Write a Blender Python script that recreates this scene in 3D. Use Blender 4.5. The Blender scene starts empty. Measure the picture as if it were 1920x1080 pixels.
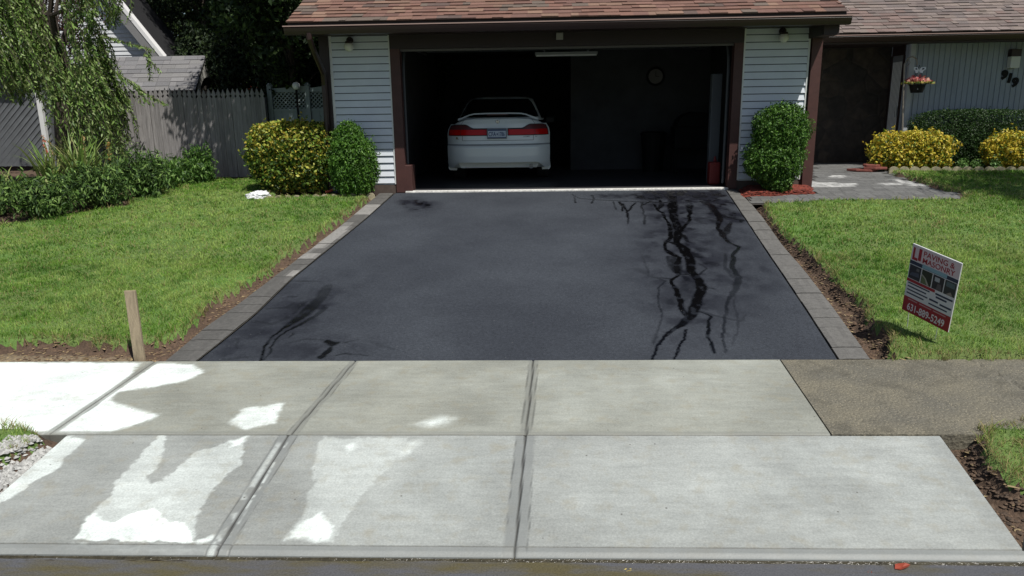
import bpy, math, random
import numpy as np
from mathutils import Matrix, Vector
C = bpy.context.scene.collection
sc = bpy.context.scene
# ---------------------------------------------------------------- camera
cd = bpy.data.cameras.new('camera'); cam = bpy.data.objects.new('camera', cd); C.objects.link(cam)
cr = Vector((0.99928647, 0.03466359, -0.01499929)); cu = Vector((0.0063947, 0.23611862, 0.9717032)); cf = Vector((-0.03722434, 0.97110578, -0.23572848))
m = Matrix.Identity(4)
for i in range(3):
    m[i][0] = cr[i]; m[i][1] = cu[i]; m[i][2] = -cf[i]
m[2][3] = 1.2555
cam.matrix_world = m
cd.sensor_width = 36; cd.lens = 1397.87 / 1920 * 36; cd.clip_start = .05; cd.clip_end = 2000
sc.camera = cam
# ---------------------------------------------------------------- light
SUN = Vector((-.74, 1.0, -2.13)).normalized()          # direction the light travels
w = bpy.data.worlds.new('World'); sc.world = w; w.use_nodes = True
nt = w.node_tree; nt.nodes.clear()
sky = nt.nodes.new('ShaderNodeTexSky'); sky.sky_type = 'NISHITA'; sky.sun_disc = False
sky.sun_elevation = math.asin(-SUN.z); sky.sun_rotation = math.atan2(-SUN.x, -SUN.y)
sky.air_density = 1; sky.dust_density = 1.2; sky.ozone_density = 1
bg = nt.nodes.new('ShaderNodeBackground'); bg.inputs['Strength'].default_value = .062
wo = nt.nodes.new('ShaderNodeOutputWorld')
nt.links.new(sky.outputs[0], bg.inputs[0]); nt.links.new(bg.outputs[0], wo.inputs[0])
sd = bpy.data.lights.new('sun', 'SUN'); sd.energy = 4.75; sd.angle = math.radians(.5); sd.color = (1, .965, .9)
so = bpy.data.objects.new('sun', sd); C.objects.link(so); so.rotation_euler = SUN.to_track_quat('-Z', 'Y').to_euler()
sc.view_settings.view_transform = 'Standard'; sc.view_settings.look = 'None'; sc.view_settings.gamma = 1
sc.view_settings.use_curve_mapping = False; sc.view_settings.exposure = 0.0
# ---------------------------------------------------------------- helpers
RND = random.Random(7); NR = np.random.default_rng(11)
def tag(o, label=None, cat=None, group=None, kind=None):
    if label: o['label'] = label
    if cat: o['category'] = cat
    if group: o['group'] = group
    if kind: o['kind'] = kind
    return o
def empty(name, loc, label=None, cat=None, group=None, rz=0):
    o = bpy.data.objects.new(name, None); C.objects.link(o); o.location = loc; o.rotation_euler = (0, 0, rz)
    return tag(o, label, cat, group)
def npmesh(name, V, F, mat, parent=None, smooth=False, fl=None, col=None, fcol=None):
    """V (n,3), F (m,k) index arrays; fl: dict of float vertex attributes; col: (n,3) vertex colour; fcol: (m,3) face colour"""
    V = np.asarray(V, np.float32); F = np.asarray(F, np.int32)
    me = bpy.data.meshes.new(name); k = F.shape[1]; nf = len(F)
    me.vertices.add(len(V)); me.vertices.foreach_set('co', V.ravel())
    me.loops.add(nf * k); me.loops.foreach_set('vertex_index', F.ravel())
    me.polygons.add(nf); me.polygons.foreach_set('loop_start', np.arange(0, nf * k, k, dtype=np.int32))
    try: me.polygons.foreach_set('loop_total', np.full(nf, k, np.int32))
    except Exception: pass
    me.update(calc_edges=True)
    me.polygons.foreach_set('use_smooth', np.full(nf, smooth, bool))
    for n, a in (fl or {}).items():
        at = me.attributes.new(n, 'FLOAT', 'POINT'); at.data.foreach_set('value', np.asarray(a, np.float32).ravel())
    if fcol is not None:
        ca = me.color_attributes.new('col', 'FLOAT_COLOR', 'CORNER')
        c = np.ones((nf, k, 4), np.float32); c[:, :, :3] = np.asarray(fcol)[:, None, :]; ca.data.foreach_set('color', c.ravel())
    if col is not None:
        ca = me.color_attributes.new('col', 'FLOAT_COLOR', 'POINT')
        c = np.ones((len(V), 4), np.float32); c[:, :3] = col; ca.data.foreach_set('color', c.ravel())
    me.materials.append(mat)
    o = bpy.data.objects.new(name, me); C.objects.link(o)
    if parent: o.parent = parent
    return o
class MB:
    """collects boxes, tubes and quads; build() links them as one mesh object"""
    def __init__(s): s.v = []; s.f = []; s.c = []
    def face(s, pts, col=(1, 1, 1)):
        n = len(s.v); s.v += [tuple(p) for p in pts]; s.f.append(tuple(range(n, n + len(pts)))); s.c.append(col)
    def box(s, x0, x1, y0, y1, z0, z1, col=(1, 1, 1), M=None):
        p = [(x0, y0, z0), (x1, y0, z0), (x1, y1, z0), (x0, y1, z0), (x0, y0, z1), (x1, y0, z1), (x1, y1, z1), (x0, y1, z1)]
        if M is not None: p = [tuple(M @ Vector(q)) for q in p]
        n = len(s.v); s.v += p
        for q in ((0, 3, 2, 1), (4, 5, 6, 7), (0, 1, 5, 4), (1, 2, 6, 5), (2, 3, 7, 6), (3, 0, 4, 7)):
            s.f.append(tuple(n + i for i in q)); s.c.append(col)
    def tube(s, pts, r, n=8, col=(1, 1, 1), caps=True):
        pts = [Vector(p) for p in pts]; rr = r if isinstance(r, (list, tuple)) else [r] * len(pts)
        base = len(s.v); up = Vector((.13, .27, .95))
        for i, p in enumerate(pts):
            t = (pts[min(i + 1, len(pts) - 1)] - pts[max(i - 1, 0)]).normalized()
            a = t.cross(up)
            if a.length < .1: a = t.cross(Vector((1, 0, 0)))
            a.normalize(); b = t.cross(a)
            for k in range(n):
                th = 2 * math.pi * k / n; s.v.append(tuple(p + a * math.cos(th) * rr[i] + b * math.sin(th) * rr[i]))
        for i in range(len(pts) - 1):
            for k in range(n):
                s.f.append((base + i * n + k, base + i * n + (k + 1) % n, base + (i + 1) * n + (k + 1) % n, base + (i + 1) * n + k)); s.c.append(col)
        if caps:
            s.f.append(tuple(base + k for k in range(n))[::-1]); s.c.append(col)
            s.f.append(tuple(base + (len(pts) - 1) * n + k for k in range(n))); s.c.append(col)
    def lathe(s, prof, cx, cy, cz, n=20, col=(1, 1, 1), axis='z', sx=1, sy=1):
        base = len(s.v)
        for r, h in prof:
            for k in range(n):
                th = 2 * math.pi * k / n; a, b = r * math.cos(th) * sx, r * math.sin(th) * sy
                s.v.append((cx + a, cy + b, cz + h) if axis == 'z' else ((cx + a, cy + h, cz + b) if axis == 'y' else (cx + h, cy + a, cz + b)))
        for i in range(len(prof) - 1):
            for k in range(n):
                s.f.append((base + i * n + k, base + i * n + (k + 1) % n, base + (i + 1) * n + (k + 1) % n, base + (i + 1) * n + k)); s.c.append(col)
        s.f.append(tuple(base + k for k in range(n))[::-1]); s.c.append(col)
        s.f.append(tuple(base + (len(prof) - 1) * n + k for k in range(n))); s.c.append(col)
    def extrude(s, poly, y0, y1, col=(1, 1, 1)):
        """poly: list of (x,z), solid between y0 and y1"""
        n = len(s.v); k = len(poly)
        s.v += [(x, y0, z) for x, z in poly] + [(x, y1, z) for x, z in poly]
        s.f.append(tuple(range(n, n + k))); s.c.append(col); s.f.append(tuple(range(n + k, n + 2 * k))[::-1]); s.c.append(col)
        for i in range(k):
            j = (i + 1) % k; s.f.append((n + i, n + k + i, n + k + j, n + j)); s.c.append(col)
    def build(s, name, mat, parent=None, smooth=False, bevel=0):
        me = bpy.data.meshes.new(name); me.from_pydata(s.v, [], s.f); me.update()
        ca = me.color_attributes.new('col', 'FLOAT_COLOR', 'CORNER'); i = 0; buf = []
        for f, c in zip(s.f, s.c): buf += [c[0], c[1], c[2], 1] * len(f)
        ca.data.foreach_set('color', buf)
        me.materials.append(mat)
        if smooth:
            me.polygons.foreach_set('use_smooth', [True] * len(me.polygons))
        o = bpy.data.objects.new(name, me); C.objects.link(o)
        if parent: o.parent = parent
        if bevel:
            b = o.modifiers.new('bevel', 'BEVEL'); b.width = bevel; b.segments = 2; b.limit_method = 'ANGLE'
        return o
def text(name, s, size, mat, parent, M, depth=.002, width=1.0, align='LEFT', bold=0.0):
    cu_ = bpy.data.curves.new(name, 'FONT'); cu_.body = s; cu_.size = size; cu_.extrude = depth; cu_.align_x = align; cu_.offset = bold
    cu_.resolution_u = 3
    t = bpy.data.objects.new(name, cu_); C.objects.link(t)
    me = bpy.data.meshes.new_from_object(t.evaluated_get(bpy.context.evaluated_depsgraph_get()))
    bpy.data.objects.remove(t)
    me.materials.clear(); me.materials.append(mat)
    me.transform(M @ Matrix.Diagonal((width, 1, 1, 1)))
    o = bpy.data.objects.new(name, me); C.objects.link(o)
    if parent: o.parent = parent
    return o
# -------- numpy noise
def _h(ix, iy, s):
    n = (ix.astype(np.int64) * 374761393 + iy.astype(np.int64) * 668265263 + s * 974634777) & 0x7fffffff
    n = ((n ^ (n >> 13)) * 1274126177) & 0x7fffffff
    return ((n ^ (n >> 16)) & 0xffff) / 65535.
def vn(x, y, s=0):
    ix, iy = np.floor(x), np.floor(y); fx, fy = x - ix, y - iy; fx = fx * fx * (3 - 2 * fx); fy = fy * fy * (3 - 2 * fy)
    a, b, c, d = _h(ix, iy, s), _h(ix + 1, iy, s), _h(ix, iy + 1, s), _h(ix + 1, iy + 1, s)
    return (a * (1 - fx) + b * fx) * (1 - fy) + (c * (1 - fx) + d * fx) * fy
def fbm(x, y, s=0, o=4):
    t = 0; a = .5; n = 0
    for i in range(o): t = t + a * vn(x * 2 ** i, y * 2 ** i, s + i); n += a; a *= .55
    return t / n
def seg_dist(x, y, P, closed=True):
    P = np.array([p[:2] for p in P]); n = len(P); D = np.full(x.shape, 1e9)
    for i in range(n if closed else n - 1):
        a, b = P[i], P[(i + 1) % n]; d = b - a; L = max(d @ d, 1e-12)
        t = np.clip(((x - a[0]) * d[0] + (y - a[1]) * d[1]) / L, 0, 1)
        D = np.minimum(D, np.hypot(x - a[0] - t * d[0], y - a[1] - t * d[1]))
    return D
def inside(x, y, P):
    P = [p[:2] for p in P]; r = np.zeros(x.shape, bool); n = len(P)
    for i in range(n):
        (x1, y1), (x2, y2) = P[i], P[(i + 1) % n]
        if y1 == y2: continue
        r ^= ((y1 > y) != (y2 > y)) & (x < (x2 - x1) * (y - y1) / (y2 - y1) + x1)
    return r
def sdf(x, y, P): return np.where(inside(x, y, P), 1, -1) * seg_dist(x, y, P)
def ss(x, a, b):
    t = np.clip((x - a) / (b - a), 0, 1); return t * t * (3 - 2 * t)
def stream(x, y, P):
    """P: (x,y,halfwidth,strength) polyline; returns 0..1 mask"""
    M = np.zeros(x.shape)
    for a, b in zip(P[:-1], P[1:]):
        dx, dy = b[0] - a[0], b[1] - a[1]; L = max(dx * dx + dy * dy, 1e-9)
        t = np.clip(((x - a[0]) * dx + (y - a[1]) * dy) / L, 0, 1)
        D = np.hypot(x - a[0] - t * dx, y - a[1] - t * dy); w_ = a[2] + (b[2] - a[2]) * t; s_ = a[3] + (b[3] - a[3]) * t
        M = np.maximum(M, s_ * (1 - ss(D, w_ * .75, w_ * 1.25 + .004)))
    return M
# ---------------------------------------------------------------- materials
def mat(name, col=(.5, .5, .5), rough=.7, noise=0.0, nscale=8, bump=0.0, bscale=60, attr=False, metal=0, spec=.5, trans=0, stretch=None, sss=0, vor=0, coat=0, rvar=0):
    M = bpy.data.materials.new(name); M.use_nodes = True; N = M.node_tree.nodes; L = M.node_tree.links; b = N['Principled BSDF']
    b.inputs['Roughness'].default_value = rough; b.inputs['Metallic'].default_value = metal; b.inputs['Specular IOR Level'].default_value = spec
    if coat: b.inputs['Coat Weight'].default_value = coat; b.inputs['Coat Roughness'].default_value = .05
    if trans: b.inputs['Transmission Weight'].default_value = trans
    tc = N.new('ShaderNodeTexCoord'); mp = N.new('ShaderNodeMapping'); L.new(tc.outputs['Object'], mp.inputs[0])
    if stretch: mp.inputs['Scale'].default_value = stretch
    src = None
    if attr:
        a = N.new('ShaderNodeAttribute'); a.attribute_name = 'col'
        mx = N.new('ShaderNodeMix'); mx.data_type = 'RGBA'; mx.blend_type = 'MULTIPLY'; mx.inputs[0].default_value = 1
        mx.inputs[6].default_value = (*col, 1); L.new(a.outputs['Color'], mx.inputs[7]); src = mx.outputs[2]
    if noise:
        t = N.new('ShaderNodeTexNoise'); t.inputs['Scale'].default_value = nscale; t.inputs['Detail'].default_value = 6; t.inputs['Roughness'].default_value = .65
        L.new(mp.outputs[0], t.inputs[0])
        r = N.new('ShaderNodeMapRange'); r.inputs[1].default_value = .3; r.inputs[2].default_value = .7; r.inputs[3].default_value = 1 - noise; r.inputs[4].default_value = 1 + noise
        L.new(t.outputs[0], r.inputs[0])
        m2 = N.new('ShaderNodeMix'); m2.data_type = 'RGBA'; m2.blend_type = 'MULTIPLY'; m2.inputs[0].default_value = 1
        if src: L.new(src, m2.inputs[6])
        else: m2.inputs[6].default_value = (*col, 1)
        L.new(r.outputs[0], m2.inputs[7]); src = m2.outputs[2]
        if rvar:
            r2 = N.new('ShaderNodeMapRange'); r2.inputs[1].default_value = .3; r2.inputs[2].default_value = .7; r2.inputs[3].default_value = rough - rvar; r2.inputs[4].default_value = rough + rvar
            L.new(t.outputs[0], r2.inputs[0]); L.new(r2.outputs[0], b.inputs['Roughness'])
    if src: L.new(src, b.inputs['Base Color'])
    else: b.inputs['Base Color'].default_value = (*col, 1)
    if bump:
        t = N.new('ShaderNodeTexNoise'); t.inputs['Scale'].default_value = bscale; t.inputs['Detail'].default_value = 5; L.new(mp.outputs[0], t.inputs[0])
        bp = N.new('ShaderNodeBump'); bp.inputs['Strength'].default_value = bump; bp.inputs['Distance'].default_value = .01
        L.new(t.outputs[0], bp.inputs['Height']); L.new(bp.outputs[0], b.inputs['Normal'])
    if sss:   # thin leaf: some light passes through
        tr = N.new('ShaderNodeBsdfTranslucent'); ms = N.new('ShaderNodeMixShader'); ms.inputs[0].default_value = sss
        if src: L.new(src, tr.inputs[0])
        else: tr.inputs[0].default_value = (*col, 1)
        L.new(b.outputs[0], ms.inputs[1]); L.new(tr.outputs[0], ms.inputs[2]); L.new(ms.outputs[0], N['Material Output'].inputs[0])
    return M
def rng_node(N, L, inp, a, b, c, d):
    r = N.new('ShaderNodeMapRange'); r.inputs[1].default_value = a; r.inputs[2].default_value = b; r.inputs[3].default_value = c; r.inputs[4].default_value = d
    L.new(inp, r.inputs[0]); return r.outputs[0]
def mix_node(N, L, fac, A, B, mode='MIX'):
    x = N.new('ShaderNodeMix'); x.data_type = 'RGBA'; x.blend_type = mode
    for i, v in ((0, fac), (6, A), (7, B)):
        if isinstance(v, (int, float)): x.inputs[i].default_value = v if i == 0 else (v, v, v, 1)
        elif isinstance(v, tuple): x.inputs[i].default_value = (*v, 1)
        else: L.new(v, x.inputs[i])
    return x.outputs[2]
def noise_node(N, L, vec, scale, detail=6, rough=.6):
    t = N.new('ShaderNodeTexNoise'); t.inputs['Scale'].default_value = scale; t.inputs['Detail'].default_value = detail; t.inputs['Roughness'].default_value = rough
    L.new(vec, t.inputs[0]); return t.outputs[0]
def at_node(N, name):
    a = N.new('ShaderNodeAttribute'); a.attribute_name = name; return a.outputs['Fac']
# ================================================================ ground surfaces
def H(Y): return np.interp(Y, [3.129, 4.19, 5.4133, 11.7, 16], [-.8086, -.68, -.6307, -.02, .05])
def Hs(Y): return float(H(Y))
# ---- concrete (new slabs): dry patches bright, damp ones grey, tooled bands round each slab
def concrete_mat(name, wet, dry, band, rough=.55):
    M = bpy.data.materials.new(name); M.use_nodes = True; N = M.node_tree.nodes; L = M.node_tree.links; b = N['Principled BSDF']
    tc = N.new('ShaderNodeTexCoord').outputs['Object']
    big = noise_node(N, L, tc, 1.6, 5); fine = noise_node(N, L, tc, 90, 4, .7); mid = noise_node(N, L, tc, 9, 6)
    mp = N.new('ShaderNodeMapping'); mp.inputs['Scale'].default_value = (1.2, 7, 1); L.new(tc, mp.inputs[0]); brush = noise_node(N, L, mp.outputs[0], 3.5, 7, .7)
    c = mix_node(N, L, at_node(N, 'dry'), wet, dry)
    c = mix_node(N, L, 1.0, c, rng_node(N, L, big, .35, .65, .84, 1.1), 'MULTIPLY')
    c = mix_node(N, L, 1.0, c, rng_node(N, L, fine, .3, .7, .8, 1.18), 'MULTIPLY')
    c = mix_node(N, L, 1.0, c, rng_node(N, L, brush, .35, .7, 1.08, .88), 'MULTIPLY')
    c = mix_node(N, L, rng_node(N, L, mid, .52, .72, 0, .34), c, (.27, .235, .15))
    c = mix_node(N, L, rng_node(N, L, at_node(N, 'band'), 0, 1, 0, .75), c, band)
    c = mix_node(N, L, at_node(N, 'groove'), c, (.035, .033, .03))
    vo = N.new('ShaderNodeTexVoronoi'); vo.inputs['Scale'].default_value = 7; L.new(tc, vo.inputs[0])
    c = mix_node(N, L, rng_node(N, L, vo.outputs['Distance'], .025, .05, .75, 0), c, (.06, .05, .04))
    L.new(c, b.inputs['Base Color'])
    r = N.new('ShaderNodeMapRange'); r.inputs[3].default_value = rough; r.inputs[4].default_value = .9; L.new(at_node(N, 'dry'), r.inputs[0]); L.new(r.outputs[0], b.inputs['Roughness'])
    bp = N.new('ShaderNodeBump'); bp.inputs['Strength'].default_value = .35; bp.inputs['Distance'].default_value = .004
    L.new(fine, bp.inputs['Height']); L.new(bp.outputs[0], b.inputs['Normal'])
    return M
M_conc = concrete_mat('damp concrete', (.298, .312, .296), (.80, .87, .84), (.205, .217, .213))
M_conc2 = concrete_mat('damp walk concrete', (.30, .308, .268), (.80, .87, .84), (.20, .207, .19))
def strip(name, Ys, XL, XR, nx, zf, mt, attrs=None, parent=None, skirt=.12):
    """ground sheet between two edge functions, rows along depth; attrs(x,y)->dict and dz"""
    Ys = np.asarray(Ys); xl = XL(Ys); xr = XR(Ys)
    u = nx if isinstance(nx, np.ndarray) else np.linspace(0, 1, nx)
    X = xl[:, None] + (xr - xl)[:, None] * u[None]; Yg = np.repeat(Ys[:, None], len(u), 1)
    A = attrs(X, Yg) if attrs else {}
    Z = zf(Yg) + A.pop('dz', 0)
    V = np.stack([X, Yg, Z], -1)
    ny, nu = X.shape
    # skirt
    ring = np.concatenate([V[0, :, :], V[1:, -1, :], V[-1, -2::-1, :], V[-2:0:-1, 0, :]])
    ridx = np.concatenate([np.arange(nu), np.arange(1, ny) * nu + nu - 1, (ny - 1) * nu + np.arange(nu - 2, -1, -1), np.arange(ny - 2, 0, -1) * nu])
    low = ring.copy(); low[:, 2] -= skirt; n0 = ny * nu; k = len(ring)
    i, j = np.meshgrid(np.arange(ny - 1), np.arange(nu - 1), indexing='ij'); a = (i * nu + j).ravel()
    F = np.stack([a, a + 1, a + nu + 1, a + nu], 1)
    q = np.arange(k); q2 = (q + 1) % k
    F2 = np.stack([ridx[q], n0 + q, n0 + q2, ridx[q2]], 1)
    fl = {n: np.concatenate([v.ravel(), v.ravel()[ridx]]) for n, v in A.items()}
    o = npmesh(name, np.concatenate([V.reshape(-1, 3), low]), np.concatenate([F, F2]), mt, parent, False, fl)
    return o
lin = lambda P: (lambda Y, P=sorted(P, key=lambda q: q[1]): np.interp(Y, [p[1] for p in P], [p[0] for p in P]))
cst = lambda v: (lambda Y: np.full(np.shape(Y), float(v)))
BK, FR = 5.4133, 4.19
J1 = [(-3.002,5.408),(-3.056,4.204)]
J2 = [(-1.43,5.407),(-1.535,4.197)]
J3 = [(-0.053,5.413),(-0.09,4.189)]
J4 = [(1.811,5.42),(1.736,4.175)]
jl = [lin(J) for J in (J1, J2, J3)]; j4 = lin(J4)
DRY = [  # outline, level, softness
 ([(-8.375,5.53),(-3.106,5.38),(-3.068,5.176),(-2.952,4.682),(-3.063,4.296),(-3.164,4.187),(-7.35,4.026)], 1.0, .03),
 ([(-2.973,5.368),(-2.677,5.344),(-2.523,5.183),(-2.593,5.013),(-2.737,4.946),(-2.984,4.834),(-2.957,4.691),(-2.741,4.58),(-2.509,4.466),(-2.564,4.334),(-2.685,4.209),(-3.109,4.208),(-3.046,4.682)], .92, .03),
 ([(-1.972,4.563),(-1.72,4.646),(-1.675,4.335),(-1.837,4.246),(-1.967,4.335),(-1.974,4.458)], .75, .02),
 ([(-0.774,4.336),(-0.651,4.45),(-0.557,4.411),(-0.682,4.277)], .55, .06),
 ([(-2.915,4.169),(-2.796,4.139),(-2.792,3.982),(-2.775,3.834),(-2.807,3.751),(-2.841,3.617),(-2.893,3.464),(-2.964,3.018),(-3.222,3.014),(-2.983,3.593),(-2.968,4.144)], .52, .008),
 ([(-2.372,4.158),(-2.317,4.17),(-2.24,4.023),(-2.204,3.837),(-2.214,3.734),(-2.148,3.704),(-2.102,3.755),(-2.061,3.912),(-2.056,3.995),(-1.957,4.041),(-1.899,4.117),(-1.795,4.171),(-1.738,3.892),(-1.769,3.736),(-1.789,3.591),(-1.775,3.386),(-1.701,3.235),(-1.82,3.203),(-2.317,3.218),(-2.349,3.437),(-2.329,3.541),(-2.357,3.683),(-2.374,3.805),(-2.362,3.944)], .40, .006),
 ([(-2.317,3.218),(-2.344,3.429),(-2.205,3.353),(-2.126,3.43),(-2.03,3.484),(-1.92,3.355),(-1.792,3.335),(-1.69,3.223),(-1.818,3.199)], .95, .008),
 ([(-1.694,3.231),(-1.619,3.264),(-1.586,3.337),(-1.578,3.228),(-1.661,3.204)], .75, .015),
 ([(-1.892,4.123),(-1.789,4.165),(-1.79,4.07),(-1.849,4.03)], .8, .02),
 ([(-1.33,4.166),(-0.822,4.161),(-0.836,3.88),(-0.935,3.629),(-1.002,3.426),(-1.013,3.234),(-1.254,3.216),(-1.24,3.34),(-1.229,3.49),(-1.254,3.724),(-1.282,3.699),(-1.291,3.878)], .25, .010),
 ([(-1.243,3.224),(-1.226,3.34),(-1.158,3.446),(-1.096,3.383),(-1.041,3.342),(-1.04,3.233)], .8, .025),
 ([(-1.18,4.089),(-1.101,4.125),(-1.089,4.015),(-1.145,3.987)], .6, .04),
 ([(-0.84,3.988),(-0.812,4.102),(-0.735,4.125),(-0.761,3.988),(-0.813,3.922)], .45, .06),
 ([(-2.414,3.166),(-2.315,3.179),(-1.598,3.182),(-1.602,3.159),(-2.108,3.143)], .75, .015),
]
HUMP = [([(0.525,4.105),(2.338,4.132),(2.225,3.252),(0.348,3.235),(-0.042,3.731)], .13, .5), ([(0.028,5.262),(1.519,5.253),(1.525,4.301),(-0.045,4.299)], .07, .3), ([(-1.005,4.101),(-0.172,4.103),(-0.222,3.249),(-0.984,3.242)], .12, .25)]
def dryness(X, Y):
    wx = X + .06 * (fbm(X * 7, Y * 7, 3) - .5) + .022 * (vn(X * 45, Y * 45, 5) - .5)
    wy = Y + .06 * (fbm(X * 7, Y * 7, 8) - .5) + .022 * (vn(X * 45, Y * 45, 6) - .5)
    D = np.zeros(X.shape)
    for P, lv, so_ in DRY:
        s = sdf(wx, wy, P); D = np.maximum(D, lv * ss(s, -so_, so_))
    n = fbm(X * 6, Y * 6, 21)
    D = np.where(D > .2, np.clip(D * (.72 + .6 * n + .25 * (fbm(X * 30, Y * 30, 33) - .5)), 0, 1), D)
    for P, lv, so_ in HUMP:
        D = np.maximum(D, lv * ss(sdf(wx, wy, P), -so_, so_) * (.5 + n))
    return D + .05 * ss(fbm(X * 1.3, Y * 2, 31), .5, .7)
def joints(X, Y, lines, band=.06):
    g = np.zeros(X.shape); bd = np.zeros(X.shape)
    for f in lines:
        d = np.abs(X - f(Y) + .0015 * (vn(X * 0 + Y * 9, Y * 0, 2) - .5)); g = np.maximum(g, np.maximum(1 - ss(d, .003, .009), .5 * (1 - ss(np.abs(d - band), .002, .007)) * ss(fbm(X * 9, Y * 5, 44), .35, .6))); bd = np.maximum(bd, 1 - ss(d, band - .004, band + .004))
    return g, bd
def walk_attr(X, Y):
    g, bd = joints(X, Y, jl, .034)
    e = np.minimum(Y - FR, 99); g = np.maximum(g, .8 * (1 - ss(e, .004, .012))); bd = np.maximum(bd, .75 * (1 - ss(e, .03, .05)))
    rag = fbm(X * 14, Y * 14, 9)
    return {'dry': dryness(X, Y) * (1 - .5 * bd), 'band': bd * (.55 + .45 * rag), 'groove': g * (.6 + .4 * vn(X * 9, Y * 9, 7)), 'dz': -.008 * g + .003 * fbm(X * 2, Y * 2, 4)}
xs = np.concatenate([np.linspace(-16, -4.2, 120)[:-1], np.linspace(-4.2, 1.3, 500)]); ux = (xs + 16) / 17.3
strip('sidewalk', np.linspace(FR, BK, 110), cst(-16), lambda Y: j4(Y) - .004, ux, H, M_conc2, walk_attr)['kind'] = 'structure'
# apron between walk and street
AY0 = 3.129
AL = [(-2.934,4.144),(-2.944,3.579)]
AR = [(2.365,4.155),(2.257,3.189)]
k2 = [(-1.547,4.183),(-1.566,3.137)]
k3 = [(-0.093,4.18),(-0.127,3.125)]
axl = lambda Y: AL[0][0] + (Y - AL[0][1]) * (AL[1][0] - AL[0][0]) / (AL[1][1] - AL[0][1])
axr = lin(AR)
def apron_attr(X, Y):
    g, bd = joints(X, Y, [lin(k2), lin(k3)], .056)
    # broken dry mortar inside the tooled band
    fr = 1 - ss(Y - AY0, .058, .066); bd = np.maximum(bd, fr); g = np.maximum(g, .8 * (1 - ss(np.abs(Y - AY0 - .062), .002, .006)))
    er = axr(Y) - X; bd = np.maximum(bd, .3 * (1 - ss(er, .07, .12)))
    d2 = np.abs(X - lin(k2)(Y) + .028); mor = .6 * (1 - ss(d2, .010, .024)) * ss(fbm(X * 9, Y * 7, 13) + .3 * (vn(X * 60, Y * 40, 15) - .5), .44, .58) * ss(4.12 - Y, 0, .05)
    d3 = np.abs(X - lin(k2)(Y) - .018); mor = np.maximum(mor, (1 - ss(d3, .006, .012)) * .7 * ss(fbm(X * 9, Y * 7, 17) + .3 * (vn(X * 60, Y * 40, 19) - .5), .5, .64) * ss(4.12 - Y, 0, .05))
    dr = dryness(X, Y); dr = np.where(bd > .5, np.maximum(mor * .8, dr * .4), dr)
    return {'dry': dr, 'band': bd * (1 - mor) * (.7 + .3 * fbm(X * 9, Y * 9, 9)), 'groove': g * (.7 + .3 * vn(X * 9, Y * 9, 7)), 'dz': -.008 * g + .003 * fbm(X * 2, Y * 2, 4) - .012 * (1 - ss(Y - AY0, 0, .03))}
strip('driveway_apron', np.concatenate([np.linspace(AY0, AY0 + .09, 30)[:-1], np.linspace(AY0 + .09, FR - .012, 110)]), axl, axr, 560, H, M_conc, apron_attr, skirt=.045)['kind'] = 'structure'
# kerbs carrying on either side of the apron
M_kerb = mat('kerb concrete', (.24, .235, .21), .85, .2, 6, .3, 60)
for nm, a, b in (('kerb', -40, float(axl(AY0)) - .02), ('kerb', float(axr(AY0)) + .03, 40)):
    k = MB(); k.box(a, b, 3.1, 3.25, -1.0, -.74); tag(k.build(nm, M_kerb, bevel=.015), kind='structure')
# old weathered walk on the right
M_old = bpy.data.materials.new('old sidewalk'); M_old.use_nodes = True
N = M_old.node_tree.nodes; L = M_old.node_tree.links; b_ = N['Principled BSDF']; tc = N.new('ShaderNodeTexCoord').outputs['Object']
c = mix_node(N, L, rng_node(N, L, noise_node(N, L, tc, 2.2, 6), .35, .65, 0, 1), (.128, .120, .096), (.175, .158, .115))
c = mix_node(N, L, 1.0, c, rng_node(N, L, noise_node(N, L, tc, 110, 3), .3, .7, .6, 1.4), 'MULTIPLY')
vo = N.new('ShaderNodeTexVoronoi'); vo.inputs['Scale'].default_value = 48; L.new(tc, vo.inputs[0])
c = mix_node(N, L, rng_node(N, L, vo.outputs['Distance'], .1, .24, .75, 0), c, (.40, .35, .24))
c = mix_node(N, L, rng_node(N, L, noise_node(N, L, tc, 5, 6), .5, .68, 0, .55), c, (.065, .06, .045))
L.new(c, b_.inputs['Base Color']); b_.inputs['Roughness'].default_value = .8
bp = N.new('ShaderNodeBump'); bp.inputs['Strength'].default_value = .8; bp.inputs['Distance'].default_value = .006; L.new(vo.outputs['Distance'], bp.inputs['Height']); L.new(bp.outputs[0], b_.inputs['Normal'])
def old_attr(X, Y):
    g = np.zeros(X.shape)
    for x0 in (3.35, 5.0, 6.7, 8.4): g = np.maximum(g, 1 - ss(np.abs(X - x0 + .1 * (Y - FR) + .02 * vn(Y * 12, Y * 0, 5)), .004, .014))
    return {'dz': -.012 * g + .004 * fbm(X * 3, Y * 3, 4)}
xs = np.concatenate([np.linspace(0, .35, 240)[:-1], np.linspace(.35, 1, 40)])
strip('old_sidewalk', np.linspace(FR + .005, BK - .004, 40), lambda Y: j4(Y) + .006, cst(22), xs, H, M_old, old_attr)['kind'] = 'structure'
# ---- asphalt driveway with water running down it
DL = [(-2.667,5.411),(-2.633,5.851),(-2.591,6.425),(-2.549,7.476),(-2.463,8.678),(-2.369,9.986),(-2.246,11.863)]
DR = [(2.247,5.417),(2.364,6.499),(2.533,8.224),(2.678,9.667),(2.869,11.601)]
dl, dr_ = lin([(x + .012 * ((i * 7) % 3 - 1), y) for i, (x, y) in enumerate(DL)]), lin(DR)
def cr7(P, f=1.0):   # helper that only scales strengths
    return [(a, b, c_, d * f) for a, b, c_, d in P]
def wpx(P, w=1.0): return [(a[0], a[1], a[2] * w, a[3]) for a in P]

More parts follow.
